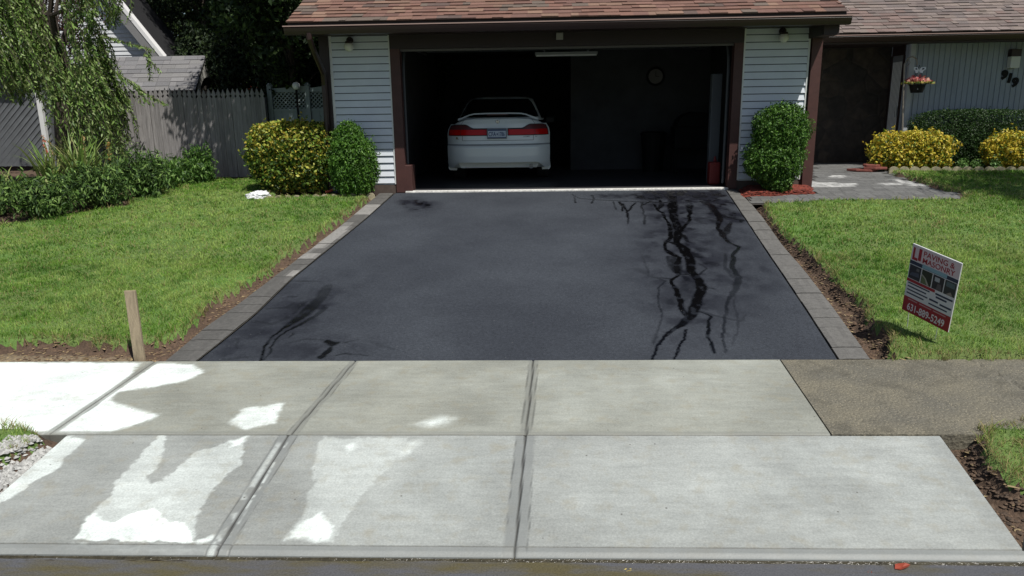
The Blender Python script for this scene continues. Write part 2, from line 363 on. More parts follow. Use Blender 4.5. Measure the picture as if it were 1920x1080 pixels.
WET = [
 [(1.973,11.153,4.721,0.9),(1.88,10.605,6.295,1),(1.77,9.824,4.721,1),(1.729,9.224,5.98,1),(1.6,8.691,4.407,1),(1.66,8.408,5.666,1),(1.631,7.958,6.61,1),(1.563,7.606,5.351,1),(1.583,7.281,5.98,1),(1.556,7.03,7.24,1),(1.469,6.796,7.082,1),(1.417,6.575,7.24,1),(1.317,6.327,6.295,1),(1.174,6.096,4.092,1),(1.013,5.881,2.203,1),(0.927,5.677,1.731,1),(0.851,5.425,1.731,1)],
 [(1.638,10.722,1.574,1),(1.628,10.306,1.889,1),(1.669,10.157,1.889,1),(1.657,9.736,1.574,1),(1.654,9.392,2.361,1),(1.575,8.916,3.148,1),(1.443,8.589,1.889,1),(1.438,8.383,1.889,1),(1.463,8.248,4.092,1),(1.527,8.085,3.148,1),(1.445,7.723,4.721,0.9),(1.423,7.498,2.361,1),(1.302,7.287,1.889,1),(1.308,7.035,3.148,1),(1.298,6.753,3.777,1),(1.281,6.492,4.407,1),(1.291,6.308,4.721,1)],
 [(1.754,10.936,1.259,1),(1.74,10.612,3.462,0.8),(1.643,10.357,1.574,1)],
 [(1.537,8.693,3.148,0.9),(1.609,8.548,2.518,1),(1.598,8.276,2.833,1),(1.624,8.021,2.518,1)],
 [(1.594,8.915,2.518,1),(1.727,8.986,4.092,0.9),(1.751,8.686,1.259,0.7),(1.81,8.684,0.944,0.5)],
 [(1.436,8.087,5.666,0.7),(1.438,7.783,9.443,0.7),(1.423,7.498,3.148,0.8),(1.525,7.496,2.203,0.9)],
 [(2.114,10.594,4.721,0.8),(2.03,10.093,2.203,1),(1.941,9.683,1.889,1),(1.775,9.303,2.203,1)],
 [(1.835,10.2,3.148,1),(1.846,10.007,1.259,0.7)],
 [(1.216,6.022,1.889,1),(1.163,5.81,1.574,1),(1.093,5.643,1.574,1),(1.029,5.424,1.731,1)],
 [(1.414,6.448,1.574,0.8),(1.481,6.345,1.574,0.9),(1.489,6.317,1.889,1),(1.44,6.207,1.889,1),(1.38,5.912,2.046,1),(1.356,5.706,2.046,1),(1.353,5.545,1.574,0.9)],
 [(1.414,6.448,3.148,0.5),(1.583,6.284,2.518,0.4),(1.721,6.204,2.203,0.3),(1.805,6.361,1.259,0.2)],
 [(1.774,6.836,2.203,0.6),(1.6,6.284,1.889,0.7),(1.496,5.911,1.416,0.7),(1.43,5.544,1.416,0.5)],
 [(2.368,10.797,6.295,0.7),(2.417,10.58,4.407,0.9),(2.387,9.889,4.407,0.95),(2.241,9.37,2.203,1),(2.207,8.97,4.092,0.9),(2.196,8.672,2.046,1),(2.279,8.486,2.046,1),(2.147,8.196,2.675,0.9),(2.018,7.709,2.833,0.8),(1.996,7.377,4.407,0.6),(1.894,7.072,4.407,0.55),(1.763,6.791,3.148,0.5)],
 [(2.443,9.574,1.889,0.8),(2.283,9.123,4.721,0.85),(2.207,8.97,3.777,0.8)],
 [(2.061,8.198,1.889,0.5),(1.946,7.711,2.518,0.45),(1.937,7.378,2.203,0.4)],
 [(2.405,10.527,2.518,0.6),(2.331,10.08,1.889,0.5),(2.019,10.093,0.944,0.2)],
 [(1.571,7.386,1.889,0.8),(1.677,7.575,1.416,0.7),(1.738,7.66,1.102,0.6),(1.702,7.865,1.102,0.4)],
 [(1.59,7.078,1.889,0.8),(1.665,7.053,1.102,0.7),(1.696,6.978,0.63,0.3)],
 [(0.492,11.407,1.102,0.5),(0.604,11.108,1.259,0.5),(0.844,11.002,1.574,0.55),(1.203,10.906,1.889,0.6),(1.579,10.811,2.203,0.7),(1.884,10.765,3.148,0.8)],
 [(0.793,11.334,0.944,0.6),(0.814,11.098,1.102,0.6),(0.756,10.788,1.416,0.8)],
 [(0.529,11.227,0.787,0.5),(0.528,10.83,1.259,0.8)],
 [(1.079,10.88,0.944,0.7),(1.07,10.589,0.787,0.6),(1.066,10.383,1.416,0.8)],
 [(1.161,10.855,1.416,0.9),(1.175,10.531,1.416,0.9),(1.141,10.28,1.416,0.9)],
 [(1.198,10.743,1.259,0.9),(1.204,10.227,1.259,0.9),(1.18,9.895,1.416,0.9),(1.14,9.539,0.787,0.4)],
 [(1.383,10.789,1.416,0.9),(1.268,10.425,1.416,0.9),(1.19,10.178,1.416,0.9)],
 [(1.486,10.84,1.574,0.8),(1.442,10.47,1.102,0.6),(1.4,9.93,0.944,0.5),(1.354,9.555,1.416,0.7)],
 [(1.458,10.625,1.416,0.8),(1.638,10.885,1.416,0.7)],
 [(1.244,7.288,1.416,0.5),(1.152,7.086,1.416,0.6),(1.084,6.667,1.102,0.5),(1.071,6.371,0.944,0.5),(0.994,6.025,0.944,0.4),(0.95,5.916,1.889,0.4),(0.899,5.71,1.574,0.4)],
 [(1.244,7.288,1.416,0.5),(1.109,7.451,1.102,0.4),(1.143,8.224,0.944,0.2)],
 [(1.311,7.34,2.203,0.6),(1.152,7.395,3.462,0.25),(1.018,7.677,4.092,0.2)],
 [(1.213,6.665,9.443,0.35),(1.378,6.891,11.017,0.3),(1.484,7.283,9.443,0.3)],
 [(1.84,6.882,1.102,0.3),(1.765,6.613,1.102,0.35),(1.702,6.242,1.416,0.4),(1.629,5.981,1.102,0.35),(1.527,5.705,1.259,0.3)],
 [(-2.122,7.2,6.297,0.35),(-2.094,6.857,7.872,0.5),(-2.113,6.585,8.816,0.65),(-2.134,6.393,7.242,0.75),(-2.174,6.232,5.668,0.85),(-2.214,6.078,1.889,0.9),(-2.248,5.842,1.732,1),(-2.24,5.704,1.732,1),(-2.172,5.428,1.889,1)],
 [(-1.987,6.583,4.093,0.5),(-2.011,6.392,3.149,0.55),(-2.096,6.173,2.834,0.75),(-2.149,6.059,1.732,0.85),(-2.192,5.841,1.417,0.8),(-2.188,5.686,1.417,0.8),(-2.144,5.571,1.417,0.7),(-2.151,5.444,1.417,0.6)],
 [(-1.759,5.802,3.463,0.9),(-1.689,5.75,5.668,0.9),(-1.652,5.767,3.149,0.8)],
 [(-1.689,5.699,1.889,0.8),(-1.686,5.584,4.093,0.9),(-1.716,5.498,4.093,0.85)],
 [(-1.602,5.519,1.417,0.7),(-1.543,5.55,1.259,0.7),(-1.356,5.523,1.102,0.5)],
 [(-2.096,5.984,1.417,0.5),(-2.077,5.947,1.417,0.6),(-2.083,5.875,1.102,0.4)],
 [(-2.532,5.879,2.204,0.3),(-2.448,5.671,1.889,0.3)],
 [(-2.509,6.548,2.204,0.3),(-2.334,6.588,3.149,0.4),(-2.313,6.721,2.519,0.3)],
 [(-2.43,6.886,1.417,0.4),(-2.348,6.885,1.889,0.5)],
 [(-2.55,7.368,1.889,0.3),(-2.371,7.352,2.519,0.4),(-2.245,7.334,1.574,0.3)],
 [(-2.528,6.257,3.778,0.25),(-2.349,6.176,3.149,0.3),(-2.252,6.334,3.149,0.3)],
 [(-2.057,5.77,3.149,0.25),(-1.951,5.839,2.204,0.3),(-1.805,5.82,2.204,0.35)],
 [(-1.597,5.766,2.204,0.35),(-1.502,5.835,1.889,0.3)],
 [(-1.459,5.834,4.723,0.08),(-1.157,5.628,2.204,0.3)],
 [(-2.47,5.446,2.519,0.3),(-2.28,5.508,2.519,0.25),(-2.06,5.49,2.204,0.2)],
]
SOAK = [
 [(1.813,11.399,9.443,0.8),(2.462,11.128,14.164,0.95),(2.629,10.784,9.443,0.8)],
 [(2.44,10.473,9.443,0.8),(2.571,9.791,9.443,0.75)],
 [(0.989,11.263,4.721,0.35),(1.777,11.163,9.443,0.55)],
 [(1.927,10.603,23.607,0.4),(1.674,8.912,26.755,0.35),(1.584,7.899,31.476,0.4),(1.522,6.982,29.902,0.35),(1.28,6.209,25.181,0.3),(0.993,5.846,11.017,0.2)],
 [(2.357,9.709,15.738,0.35),(2.188,8.326,18.886,0.25),(1.961,7.273,23.607,0.3),(1.66,6.363,18.886,0.2)],
 [(1.148,7.731,18.886,0.15),(1.393,7.725,25.181,0.25)],
 [(1.884,9.384,9.443,0.3),(2.235,9.453,14.164,0.3)],
 [(-2.068,7.252,22.04,0.2),(-2.113,6.585,26.763,0.35),(-2.277,6.137,25.189,0.3),(-2.407,5.773,26.763,0.28),(-2.442,5.509,25.189,0.25)],
 [(-2.076,5.538,18.892,0.2),(-1.708,5.665,20.466,0.28),(-1.299,5.662,9.446,0.12)],
 [(-2.552,7.159,20.466,0.18),(-2.34,7.363,9.446,0.15)],
 [(-1.852,11.001,7.872,0.5),(-1.697,10.718,9.446,0.65),(-1.576,10.554,3.149,0.3)],
]
wm = lambda P: [(a, b, 1.5 * c_ * b / 1398, d) for a, b, c_, d in P]
def drive_attr(X, Y):
    wx = X + .035 * (fbm(X * 7, Y * 7, 3) - .5) + .009 * (vn(X * 28, Y * 28, 5) - .5); wy = Y + .05 * (fbm(X * 7, Y * 7, 8) - .5)
    Wt = np.zeros(X.shape); S = np.zeros(X.shape)
    for P in WET: Wt = np.maximum(Wt, stream(wx, wy, wm(P)))
    wx2 = X + .35 * (fbm(X * 3, Y * 3, 13) - .5); wy2 = Y + .3 * (fbm(X * 3, Y * 3, 18) - .5)
    for P in SOAK:
        P = [(a_, b_2, 1.35 * c_2, d_2) for a_, b_2, c_2, d_2 in wm(P)]
        for a, b in zip(P[:-1], P[1:]):
            dx, dy = b[0] - a[0], b[1] - a[1]; Lq = max(dx * dx + dy * dy, 1e-9); t = np.clip(((wx2 - a[0]) * dx + (wy2 - a[1]) * dy) / Lq, 0, 1)
            D = np.hypot(wx2 - a[0] - t * dx, (wy2 - a[1] - t * dy) * .7); w_ = a[2] + (b[2] - a[2]) * t; s_ = a[3] + (b[3] - a[3]) * t
            S = np.maximum(S, s_ * np.exp(-(D / w_) ** 2 * .42))
    S = S * (.9 + 1.6 * ss(fbm(X * 6, Y * 5, 23), .3, .7))
    e = np.minimum(X - dl(Y), dr_(Y) - X)
    Wt = np.maximum(Wt, .75 * ss(S, .45, 1.1) * ss(fbm(X * 13, Y * 8, 47), .50, .62))
    # islands of drier asphalt inside the widest streams
    isl = ss(fbm(X * 16, Y * 10, 41), .55, .68) * .35
    Wt = Wt * (1 - isl * (Wt > .6))
    return {'wet': np.clip(Wt, 0, 1), 'soak': np.clip(S, 0, 1), 'dz': .006 * fbm(X * 1.2, Y * 1.2, 4) - .012 * (1 - ss(e, 0, .03)) + .0025 * (fbm(X * 25, Y * 25, 77) - .5) - .002 * Wt}
M_asp = bpy.data.materials.new('new asphalt'); M_asp.use_nodes = True
N = M_asp.node_tree.nodes; L = M_asp.node_tree.links; b_ = N['Principled BSDF']; tc = N.new('ShaderNodeTexCoord').outputs['Object']
fine = noise_node(N, L, tc, 160, 3, .7); big = noise_node(N, L, tc, .9, 5)
c = mix_node(N, L, rng_node(N, L, big, .35, .65, 0, 1), (.037, .042, .052), (.052, .059, .071))
c = mix_node(N, L, 1.0, c, rng_node(N, L, noise_node(N, L, tc, 42, 4, .8), .3, .7, .68, 1.35), 'MULTIPLY')
c = mix_node(N, L, 1.0, c, rng_node(N, L, fine, .3, .7, .6, 1.4), 'MULTIPLY')
c = mix_node(N, L, at_node(N, 'soak'), c, (.007, .008, .014))
c = mix_node(N, L, at_node(N, 'wet'), c, (.003, .003, .0035))
vo = N.new('ShaderNodeTexVoronoi'); vo.inputs['Scale'].default_value = 9; L.new(tc, vo.inputs[0])
c = mix_node(N, L, rng_node(N, L, vo.outputs['Distance'], .03, .06, .5, 0), c, (.16, .16, .16))
L.new(c, b_.inputs['Base Color'])
wmx = N.new('ShaderNodeMath'); wmx.operation = 'MAXIMUM'; L.new(at_node(N, 'wet'), wmx.inputs[0])
m3 = N.new('ShaderNodeMath'); m3.operation = 'MULTIPLY'; m3.inputs[1].default_value = .08; L.new(at_node(N, 'soak'), m3.inputs[0]); L.new(m3.outputs[0], wmx.inputs[1])
L.new(rng_node(N, L, wmx.outputs[0], 0, 1, .78, .12), b_.inputs['Roughness'])
L.new(rng_node(N, L, wmx.outputs[0], 0, 1, .18, .3), b_.inputs['Specular IOR Level'])
bp = N.new('ShaderNodeBump'); bp.inputs['Distance'].default_value = .006; L.new(fine, bp.inputs['Height']); L.new(rng_node(N, L, wmx.outputs[0], 0, 1, .7, .12), bp.inputs['Strength']); L.new(bp.outputs[0], b_.inputs['Normal'])
strip('driveway', np.linspace(BK + .006, 11.64, 560), dl, dr_, 420, lambda Y: H(Y) - .004, M_asp, drive_attr)['kind'] = 'structure'
# ---- paver borders
M_pav = mat('grey concrete paver', (1, 1, 1), .85, .22, 30, .5, 90, attr=True)
LO = [(-2.931,5.401),(-2.908,6.123),(-2.832,6.734),(-2.766,7.588),(-2.688,8.549),(-2.605,9.648),(-2.549,10.798),(-2.494,11.817)]
RO = [(2.487,5.416),(2.621,6.563),(2.732,7.712),(2.778,8.451),(2.936,9.858),(2.998,10.606),(3.025,11.513)]
lo, ro = lin(LO), lin(RO)
PALEP = [[(-2.589,10.697),(-2.306,10.684),(-2.298,10.419),(-2.605,10.368)], [(-2.484,9.588),(-2.748,9.598),(-2.742,8.247),(-2.555,8.456),(-2.45,9.036)], [(-2.755,8.29),(-2.506,8.283),(-2.497,7.996),(-2.666,8.001)], [(-2.634,7.621),(-2.413,7.744),(-2.451,7.303),(-2.572,7.306)],
        [(-2.674,10.371),(-2.316,10.292),(-2.375,10.047),(-2.65,10.119)]]  # outlines where the border pavers are mixed paler
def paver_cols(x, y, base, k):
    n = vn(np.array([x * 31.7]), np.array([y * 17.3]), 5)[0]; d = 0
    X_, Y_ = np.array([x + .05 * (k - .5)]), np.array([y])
    for P in PALEP:
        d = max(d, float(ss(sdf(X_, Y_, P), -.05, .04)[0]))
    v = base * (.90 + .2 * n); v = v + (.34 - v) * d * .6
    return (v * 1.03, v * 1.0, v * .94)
def border(name, inner, outer, y0, y1, step, base):
    b = MB(); y = y0
    while y < y1:
        s = min(step * RND.uniform(.97, 1.03), y1 - y)
        if s < .02: break
        g = .0025; ya, yb = y + g, y + s - g; n = 5; jit = RND.uniform(-.003, .003)
        for i in range(n):
            def P(t, yy):
                xi, xo = float(inner(yy)), float(outer(yy)); t2 = .015 + t * .97
                e = -.004 if (t < .01 or t > .99) else 0
                return (xi + (xo - xi) * t2, yy, Hs(yy) + .004 + jit + e)
            q = [P(i / n, ya), P((i + 1) / n, ya), P((i + 1) / n, yb), P(i / n, yb)]
            if (float(outer(y)) < float(inner(y))): q = q[::-1]
            cx_ = (q[0][0] + q[1][0]) / 2
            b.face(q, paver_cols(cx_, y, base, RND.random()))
        for yy, sgn in ((ya, 1), (yb, -1)):
            q = [P(0, yy), P(1, yy)]; q += [(q[1][0], yy, q[1][2] - .05), (q[0][0], yy, q[0][2] - .05)]; b.face(q, (.05, .045, .04))
        xo = float(outer(y)); b.face([P(1, ya), P(1, yb), (P(1, yb)[0], yb, P(1, yb)[2] - .09), (P(1, ya)[0], ya, P(1, ya)[2] - .09)], (base * .8,) * 3)
        y += s
    o = b.build(name, M_pav); tag(o, kind='structure')
    j = MB()
    yy = np.linspace(y0, y1, 30)
    for a_, c_ in zip(yy[:-1], yy[1:]):
        j.face([(float(inner(a_)), a_, Hs(a_) - .008), (float(outer(a_)), a_, Hs(a_) - .008), (float(outer(c_)), c_, Hs(c_) - .008), (float(inner(c_)), c_, Hs(c_) - .008)], (.06, .055, .045))
    return o, j
M_joint = mat('joint sand', (1, 1, 1), .95, .3, 40, attr=True)
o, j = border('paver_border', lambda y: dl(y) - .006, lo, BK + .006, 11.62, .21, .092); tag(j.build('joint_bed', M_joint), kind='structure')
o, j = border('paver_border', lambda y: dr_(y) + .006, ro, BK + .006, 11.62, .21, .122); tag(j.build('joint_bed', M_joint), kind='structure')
# ---- paver walk to the front door
WALK = [(3.043,11.551),(3.048,11.168),(2.994,10.59),(3.218,10.596),(4.158,10.738),(5.2,10.738),(5.947,10.753),(6.133,10.937),(5.964,11.669),(6.099,12.825),(6.195,13.595),(6.659,14.844),(6.944,15.493),(5.596,15.682),(4.49,12.517),(4.322,12.458),(4.067,11.208),(3.379,11.151)]
LITP = [[(4.347,12.455),(5.05,12.086),(4.817,11.653),(4.12,11.692)], [(5.423,12.122),(5.79,12.158),(5.616,11.818),(5.343,11.844)], [(5.794,12.616),(5.992,12.595),(5.945,11.629),(5.735,11.641)], [(5.829,14.419),(6.299,14.359),(6.182,13.975),(5.77,14.025)], [(5.134,13.357),(5.365,13.243),(5.151,12.928),(4.923,13.036)]]  # sunlit dry patches, painted as paler colour on the walkway pavers
pw = MB(); WX = [p[0] for p in WALK]; WY = [p[1] for p in WALK]
y = min(WY) - .1; row = 0
while y < max(WY) + .1:
    x = min(WX) - .1 - (row % 2) * .1
    while x < max(WX) + .2:
        s = RND.choice((.2, .2, .3, .15)); cx_, cy_ = x + s / 2, y + .075
        if inside(np.array([cx_]), np.array([cy_]), WALK)[0]:
            n = 3
            for i in range(n):
                xa, xb = x + .003 + (s - .006) * i / n, x + .003 + (s - .006) * (i + 1) / n; xm = (xa + xb) / 2
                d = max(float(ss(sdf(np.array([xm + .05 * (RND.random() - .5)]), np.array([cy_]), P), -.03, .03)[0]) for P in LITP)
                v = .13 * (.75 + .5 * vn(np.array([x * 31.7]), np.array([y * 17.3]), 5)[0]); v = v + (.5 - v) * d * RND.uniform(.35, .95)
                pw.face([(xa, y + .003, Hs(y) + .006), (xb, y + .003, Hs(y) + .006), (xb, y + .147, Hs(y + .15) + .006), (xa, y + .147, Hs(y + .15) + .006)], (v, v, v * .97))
        x += s
    y += .15; row += 1
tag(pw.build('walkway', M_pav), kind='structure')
wb = MB(); wb.face([(x, y, Hs(y) - .004) for x, y in WALK], (.05, .045, .04)); tag(wb.build('joint_bed', M_joint), kind='structure')
# ---- street
M_st = bpy.data.materials.new('wet street'); M_st.use_nodes = True
N = M_st.node_tree.nodes; L = M_st.node_tree.links; b_ = N['Principled BSDF']; tc = N.new('ShaderNodeTexCoord').outputs['Object']
mp = N.new('ShaderNodeMapping'); mp.inputs['Scale'].default_value = (.8, 3, 1); L.new(tc, mp.inputs[0])
mud = rng_node(N, L, noise_node(N, L, mp.outputs[0], 1.7, 5), .44, .60, 0, 1)
c = mix_node(N, L, mud, (.105, .105, .11), (.105, .09, .045))
c = mix_node(N, L, 1.0, c, rng_node(N, L, noise_node(N, L, tc, 120, 3), .3, .7, .75, 1.25), 'MULTIPLY')
L.new(c, b_.inputs['Base Color']); L.new(rng_node(N, L, noise_node(N, L, tc, 4, 5), .3, .7, .05, .25), b_.inputs['Roughness'])
bp = N.new('ShaderNodeBump'); bp.inputs['Strength'].default_value = .12; bp.inputs['Distance'].default_value = .01; L.new(noise_node(N, L, tc, 30, 4), bp.inputs['Height']); L.new(bp.outputs[0], b_.inputs['Normal'])
s_ = MB(); s_.face([(-150, -9, -.90), (150, -9, -.90), (150, 3.14, -.832), (-150, 3.14, -.832)]); tag(s_.build('street', M_st), kind='structure')
s_ = MB(); s_.face([(-150, -150, -.95), (150, -150, -.95), (150, -9, -.90), (-150, -9, -.90)]); tag(s_.build('far_ground', mat('far ground', (.07, .11, .03), .95, .3, .5)), kind='structure')
# silt lying in the gutter against the apron
gx = np.linspace(-12, 12, 700); R_ = np.random.default_rng(3); w1 = .004 + .016 * fbm(gx * 3, gx * 0, 5) + .006 * vn(gx * 25, gx * 0, 6); w2_ = w1 + .014
Vg = np.concatenate([np.stack([gx, gx * 0 + 3.137, gx * 0 - .824 + .003 * vn(gx * 20, gx * 0, 8)], 1), np.stack([gx, 3.137 - w1, gx * 0 - .828], 1), np.stack([gx, 3.137 - w2_, gx * 0 - .8335], 1)]); n_ = len(gx); a = np.arange(n_ - 1)
Fg = np.concatenate([np.stack([a + n_, a + n_ + 1, a + 1, a], 1), np.stack([a + 2 * n_, a + 2 * n_ + 1, a + n_ + 1, a + n_], 1)])
tag(npmesh('gutter_silt', Vg, Fg, mat('wet gutter silt', (.05, .044, .028), .18, .5, 25, .8, 60), smooth=True), kind='structure')
# ---- lawns and soil: one height field, split into lawn and soil sheets
LAWN_L = [(-5.831,5.725),(-4.446,5.702),(-4.085,5.743),(-3.706,5.696),(-3.343,5.65),(-3.23,5.724),(-3.078,5.723),(-3.009,5.912),(-2.979,6.198),(-3.063,6.472),(-3.001,6.915),(-2.953,7.132),(-2.863,7.554),(-2.877,8.209),(-2.793,8.643),(-2.724,9.433),(-2.657,10.028),(-2.605,10.836),(-2.576,11.325),(-3.025,11.309),(-3.666,11.248),(-4.253,11.277),(-4.106,11.577),(-4.51,13.033),(-5.157,14.047),(-6.031,13.349),(-5.902,12.776),(-6.202,12.577),(-6.252,11.945),(-6.309,11.303),(-6.093,10.789),(-6.414,10.533),(-6.698,10.225),(-6.927,9.871),(-7.223,9.653),(-9.206,9.395)]
LAWN_L = [(-16, 5.75)] + LAWN_L + [(-16, 9.4)]
LAWN_R = [(3.603,5.402),(2.619,5.41),(2.765,5.735),(2.777,6.176),(2.902,6.64),(2.88,7.036),(2.926,7.581),(2.951,8.13),(2.922,8.856),(2.958,9.464),(3.076,10.277),(3.081,10.503),(4.127,10.654),(5.161,10.655),(5.903,10.67),(6.188,10.899),(6.042,11.777),(6.206,12.979),(6.261,13.68),(7.126,13.67),(8.406,13.335)]
LAWN_R = [(16, 5.42)] + LAWN_R + [(16, 13.4)]
VERGE_L = [(-3.69,4.341),(-3.473,4.333),(-3.306,4.296),(-3.13,4.187),(-3.036,4.12),(-3.024,4.05),(-3.061,3.981),(-3.113,3.914),(-3.149,3.827),(-3.346,3.713)]
VERGE_L = [(-16, 4.17)] + VERGE_L + [(-16, 3.3)]
VERGE_R = [(2.985,4.39),(2.649,4.295),(2.577,4.11),(2.505,3.935),(2.454,3.793),(2.497,3.72),(2.539,3.627),(2.774,3.476)]
VERGE_R = [(16, 4.17)] + VERGE_R + [(16, 3.32)]
LAWNS = [LAWN_L, LAWN_R, VERGE_L, VERGE_R]
RB0 = [(3.085,11.589),(3.434,12.472),(3.844,12.742),(4.382,12.765),(4.406,12.526),(4.083,11.189),(3.363,11.097),(2.998,11.097)]
def lawn_sd(X, Y):
    wx = X + .10 * (fbm(X * 5, Y * 5, 51) - .5) + .05 * (vn(X * 22, Y * 22, 52) - .5); wy = Y + .10 * (fbm(X * 5, Y * 5, 53) - .5) + .05 * (vn(X * 22, Y * 22, 54) - .5)
    d = np.full(X.shape, -9.)
    for P in LAWNS: d = np.maximum(d, sdf(wx, wy, P))
    return d
PAVED = [[(float(lo(y)), y) for y in (BK, 7, 8.5, 10, 11.7)] + [(float(ro(y)), y) for y in (11.7, 10, 8.5, 7, BK)], WALK]
def ground_z(X, Y):
    d = lawn_sd(X, Y); l = ss(d, -.015, .03)
    soil = -.035 + .05 * (fbm(X * 6, Y * 6, 61) - .5) + .035 * (fbm(X * 24, Y * 24, 62) - .5)
    trench = np.where((X > 1.8) & (Y > BK) & (Y < 11.5), -.07, 0) + np.where((X > 1.8) & (Y < FR), -.07, 0)
    soil = soil + trench * ss(-d, 0, .1)
    z = H(Y) + soil * (1 - l) + l * (.045 + .03 * (fbm(X * 1.5, Y * 1.5, 63) - .5) + .012 * (fbm(X * 9, Y * 9, 64) - .5))
    pv = np.zeros(X.shape, bool)
    for P in PAVED: pv |= inside(X, Y, P)
    pv |= (Y > FR) & (Y < BK)
    pv |= (Y < FR) & (Y > 3.1) & (X > axl(Y)) & (X < axr(Y))
    z = np.where(pv, H(Y) - .09, z)
    z = np.where(Y < 3.2, np.minimum(z, -.78), z)
    z = np.where(sdf(X, Y, RB0) > -.01, H(Y) - .02 + .05 * ss(sdf(X, Y, RB0), 0, .12) + .03 * fbm(X * 8, Y * 8, 65), z)
    z = np.where((X > -3.3) & (X < 4.3) & (Y > 11.7), -.12, z); z = np.where((X > 4.3) & (Y > 14.9), -.1, z)
    return z, l, pv
xg = np.concatenate([-np.geomspace(160, 12.2, 26), np.arange(-12, 11.5, .04), np.geomspace(11.6, 160, 26)])
yg = np.concatenate([np.arange(3.1, 8.2, .03), np.arange(8.2, 16.2, .05), np.geomspace(16.5, 220, 24)])
X, Y = np.meshgrid(xg, yg); Z, Lm, PV = ground_z(X, Y)
ny, nx = X.shape; i, j = np.meshgrid(np.arange(ny - 1), np.arange(nx - 1), indexing='ij'); a = (i * nx + j).ravel(); F = np.stack([a, a + 1, a + nx + 1, a + nx], 1)
V = np.stack([X, Y, Z], -1).reshape(-1, 3); lf = Lm.ravel()[F].mean(1)
n1 = fbm(X * 1.1, Y * 1.1, 71).ravel(); n2 = fbm(X * 5, Y * 5, 72).ravel()
lawncol = np.stack([.08 + .05 * n2, .14 + .06 * n1, .03 + .02 * n2], -1)
redm = ss(sdf(X, Y, RB0), -.03, .02).ravel()[:, None]
soilcol = np.stack([.06 + .06 * n2, .038 + .04 * n2, .024 + .028 * n2], -1)
sandm = (ss(sdf(X, Y, [(-4.378,5.606),(-3.249,5.555),(-3.185,5.434),(-4.263,5.441)]), -.05, .03).ravel() * .7)[:, None]
soilcol = soilcol * (1 - sandm) + np.array([.24, .19, .12]) * sandm; soilcol = soilcol * (1 - redm) + np.array([.11, .022, .014]) * redm
def subset(name, sel, col, mt):
    f = F[sel]; u, inv = np.unique(f, return_inverse=True)
    return tag(npmesh(name, V[u], inv.reshape(f.shape), mt, smooth=True, col=col[u]), kind='structure')
M_turf = mat('turf', (1, 1, 1), .95, .3, 60, .6, 120, attr=True); M_soil = mat('soil', (1, 1, 1), .95, .45, 45, 1.0, 70, attr=True)
subset('lawn', lf > .5, lawncol, M_turf); subset('soil', lf <= .5, soilcol, M_soil)
# ---- grass blades
def blades(name, n_per, region, hmin, hmax, wid, seed, dens=None, dry=.09, cone=(-.80, .74)):
    R = np.random.default_rng(seed); (x0, x1, y0, y1) = region; n = int((x1 - x0) * (y1 - y0) * n_per)
    x = R.uniform(x0, x1, n); y = R.uniform(y0, y1, n)
    px = x / np.maximum(y, 1); keep = (px > cone[0]) & (px < cone[1]) & ((cone != (-2.6, 2.6)) | (px < -.80) | (px > .74)); x, y = x[keep], y[keep]
    if dens is not None: k = R.random(len(x)) < dens(x, y); x, y = x[k], y[k]
    d = lawn_sd(x, y); k = d > .0; x, y, d = x[k], y[k], d[k]
    pv = np.zeros(len(x), bool)
    for P in PAVED[1:]: pv |= inside(x, y, P)
    x, y, d = x[~pv], y[~pv], d[~pv]; n = len(x)
    z = ground_z(x, y)[0]; z = np.maximum(z, H(y) + .0)
    tall = .35 + .7 * fbm(x * 2.2, y * 2.2, 81) + .75 * ss(vn(x * 11, y * 11, 83), .35, .8); edge = 1 + .5 * (d < .06)
    h = R.uniform(hmin, hmax, n) * tall * edge; th = R.uniform(0, 2 * np.pi, n); lean = R.uniform(.3, 1.5, n) * h; la = R.uniform(0, 2 * np.pi, n)
    ww = wid * R.uniform(.6, 1.3, n) * (.6 + y / 12)
    dx, dy = np.cos(th) * ww / 2, np.sin(th) * ww / 2
    tx, ty = x + np.cos(la) * lean, y + np.sin(la) * lean
    mx_, my_ = x + np.cos(la) * lean * .35, y + np.sin(la) * lean * .35
    P = np.empty((n, 5, 3)); P[:, 0] = np.stack([x - dx, y - dy, z - .004], 1); P[:, 1] = np.stack([x + dx, y + dy, z - .004], 1)
    P[:, 2] = np.stack([mx_ + dx * .8, my_ + dy * .8, z + h * .6], 1); P[:, 3] = np.stack([mx_ - dx * .8, my_ - dy * .8, z + h * .6], 1); P[:, 4] = np.stack([tx, ty, z + h], 1)
    b = np.arange(n)[:, None] * 5
    Fq = np.concatenate([b + np.array([0, 1, 2]), b + np.array([0, 2, 3]), b + np.array([3, 2, 4])])
    cl = fbm(x * 2.5, y * 2.5, 91); br = fbm(x * .9, y * .9, 92); t = R.random(n)
    c1 = np.array([.165, .315, .036]); c2 = np.array([.40, .51, .14]); c3 = np.array([.065, .17, .018]); c4 = np.array([.38, .32, .14])
    k1 = ss(.6 * cl + .4 * vn(x * 13, y * 13, 93) + .25 * (t - .5), .32, .68)[:, None]; col = c3 * (1 - k1) + c1 * k1; k2_ = (ss(.65 * br + .35 * vn(x * 8, y * 6, 94) + .35 * (R.random(n) - .5), .42, .68))[:, None]; col = col * (1 - k2_ * .75) + c2 * k2_ * .75
    dm = (R.random(n) < dry + .35 * ss(fbm(x * 1.3, y * 1.3, 95), .6, .75) * .5 + .5 * (d < .05) + .55 * ss(1.8 - 0 * x, 0, 1) * ((x > 2.2) & (y < 4.05)))[:, None]
    col = np.where(dm, c4 * R.uniform(.6, 1.1, n)[:, None], col) * R.uniform(.8, 1.25, n)[:, None]
    return tag(npmesh(name, P.reshape(-1, 3), Fq, M_grass, col=np.repeat(col, 5, 0)), kind='stuff')
M_grass = mat('grass blade', (1, 1, 1), .55, attr=True, sss=.35, spec=.35)
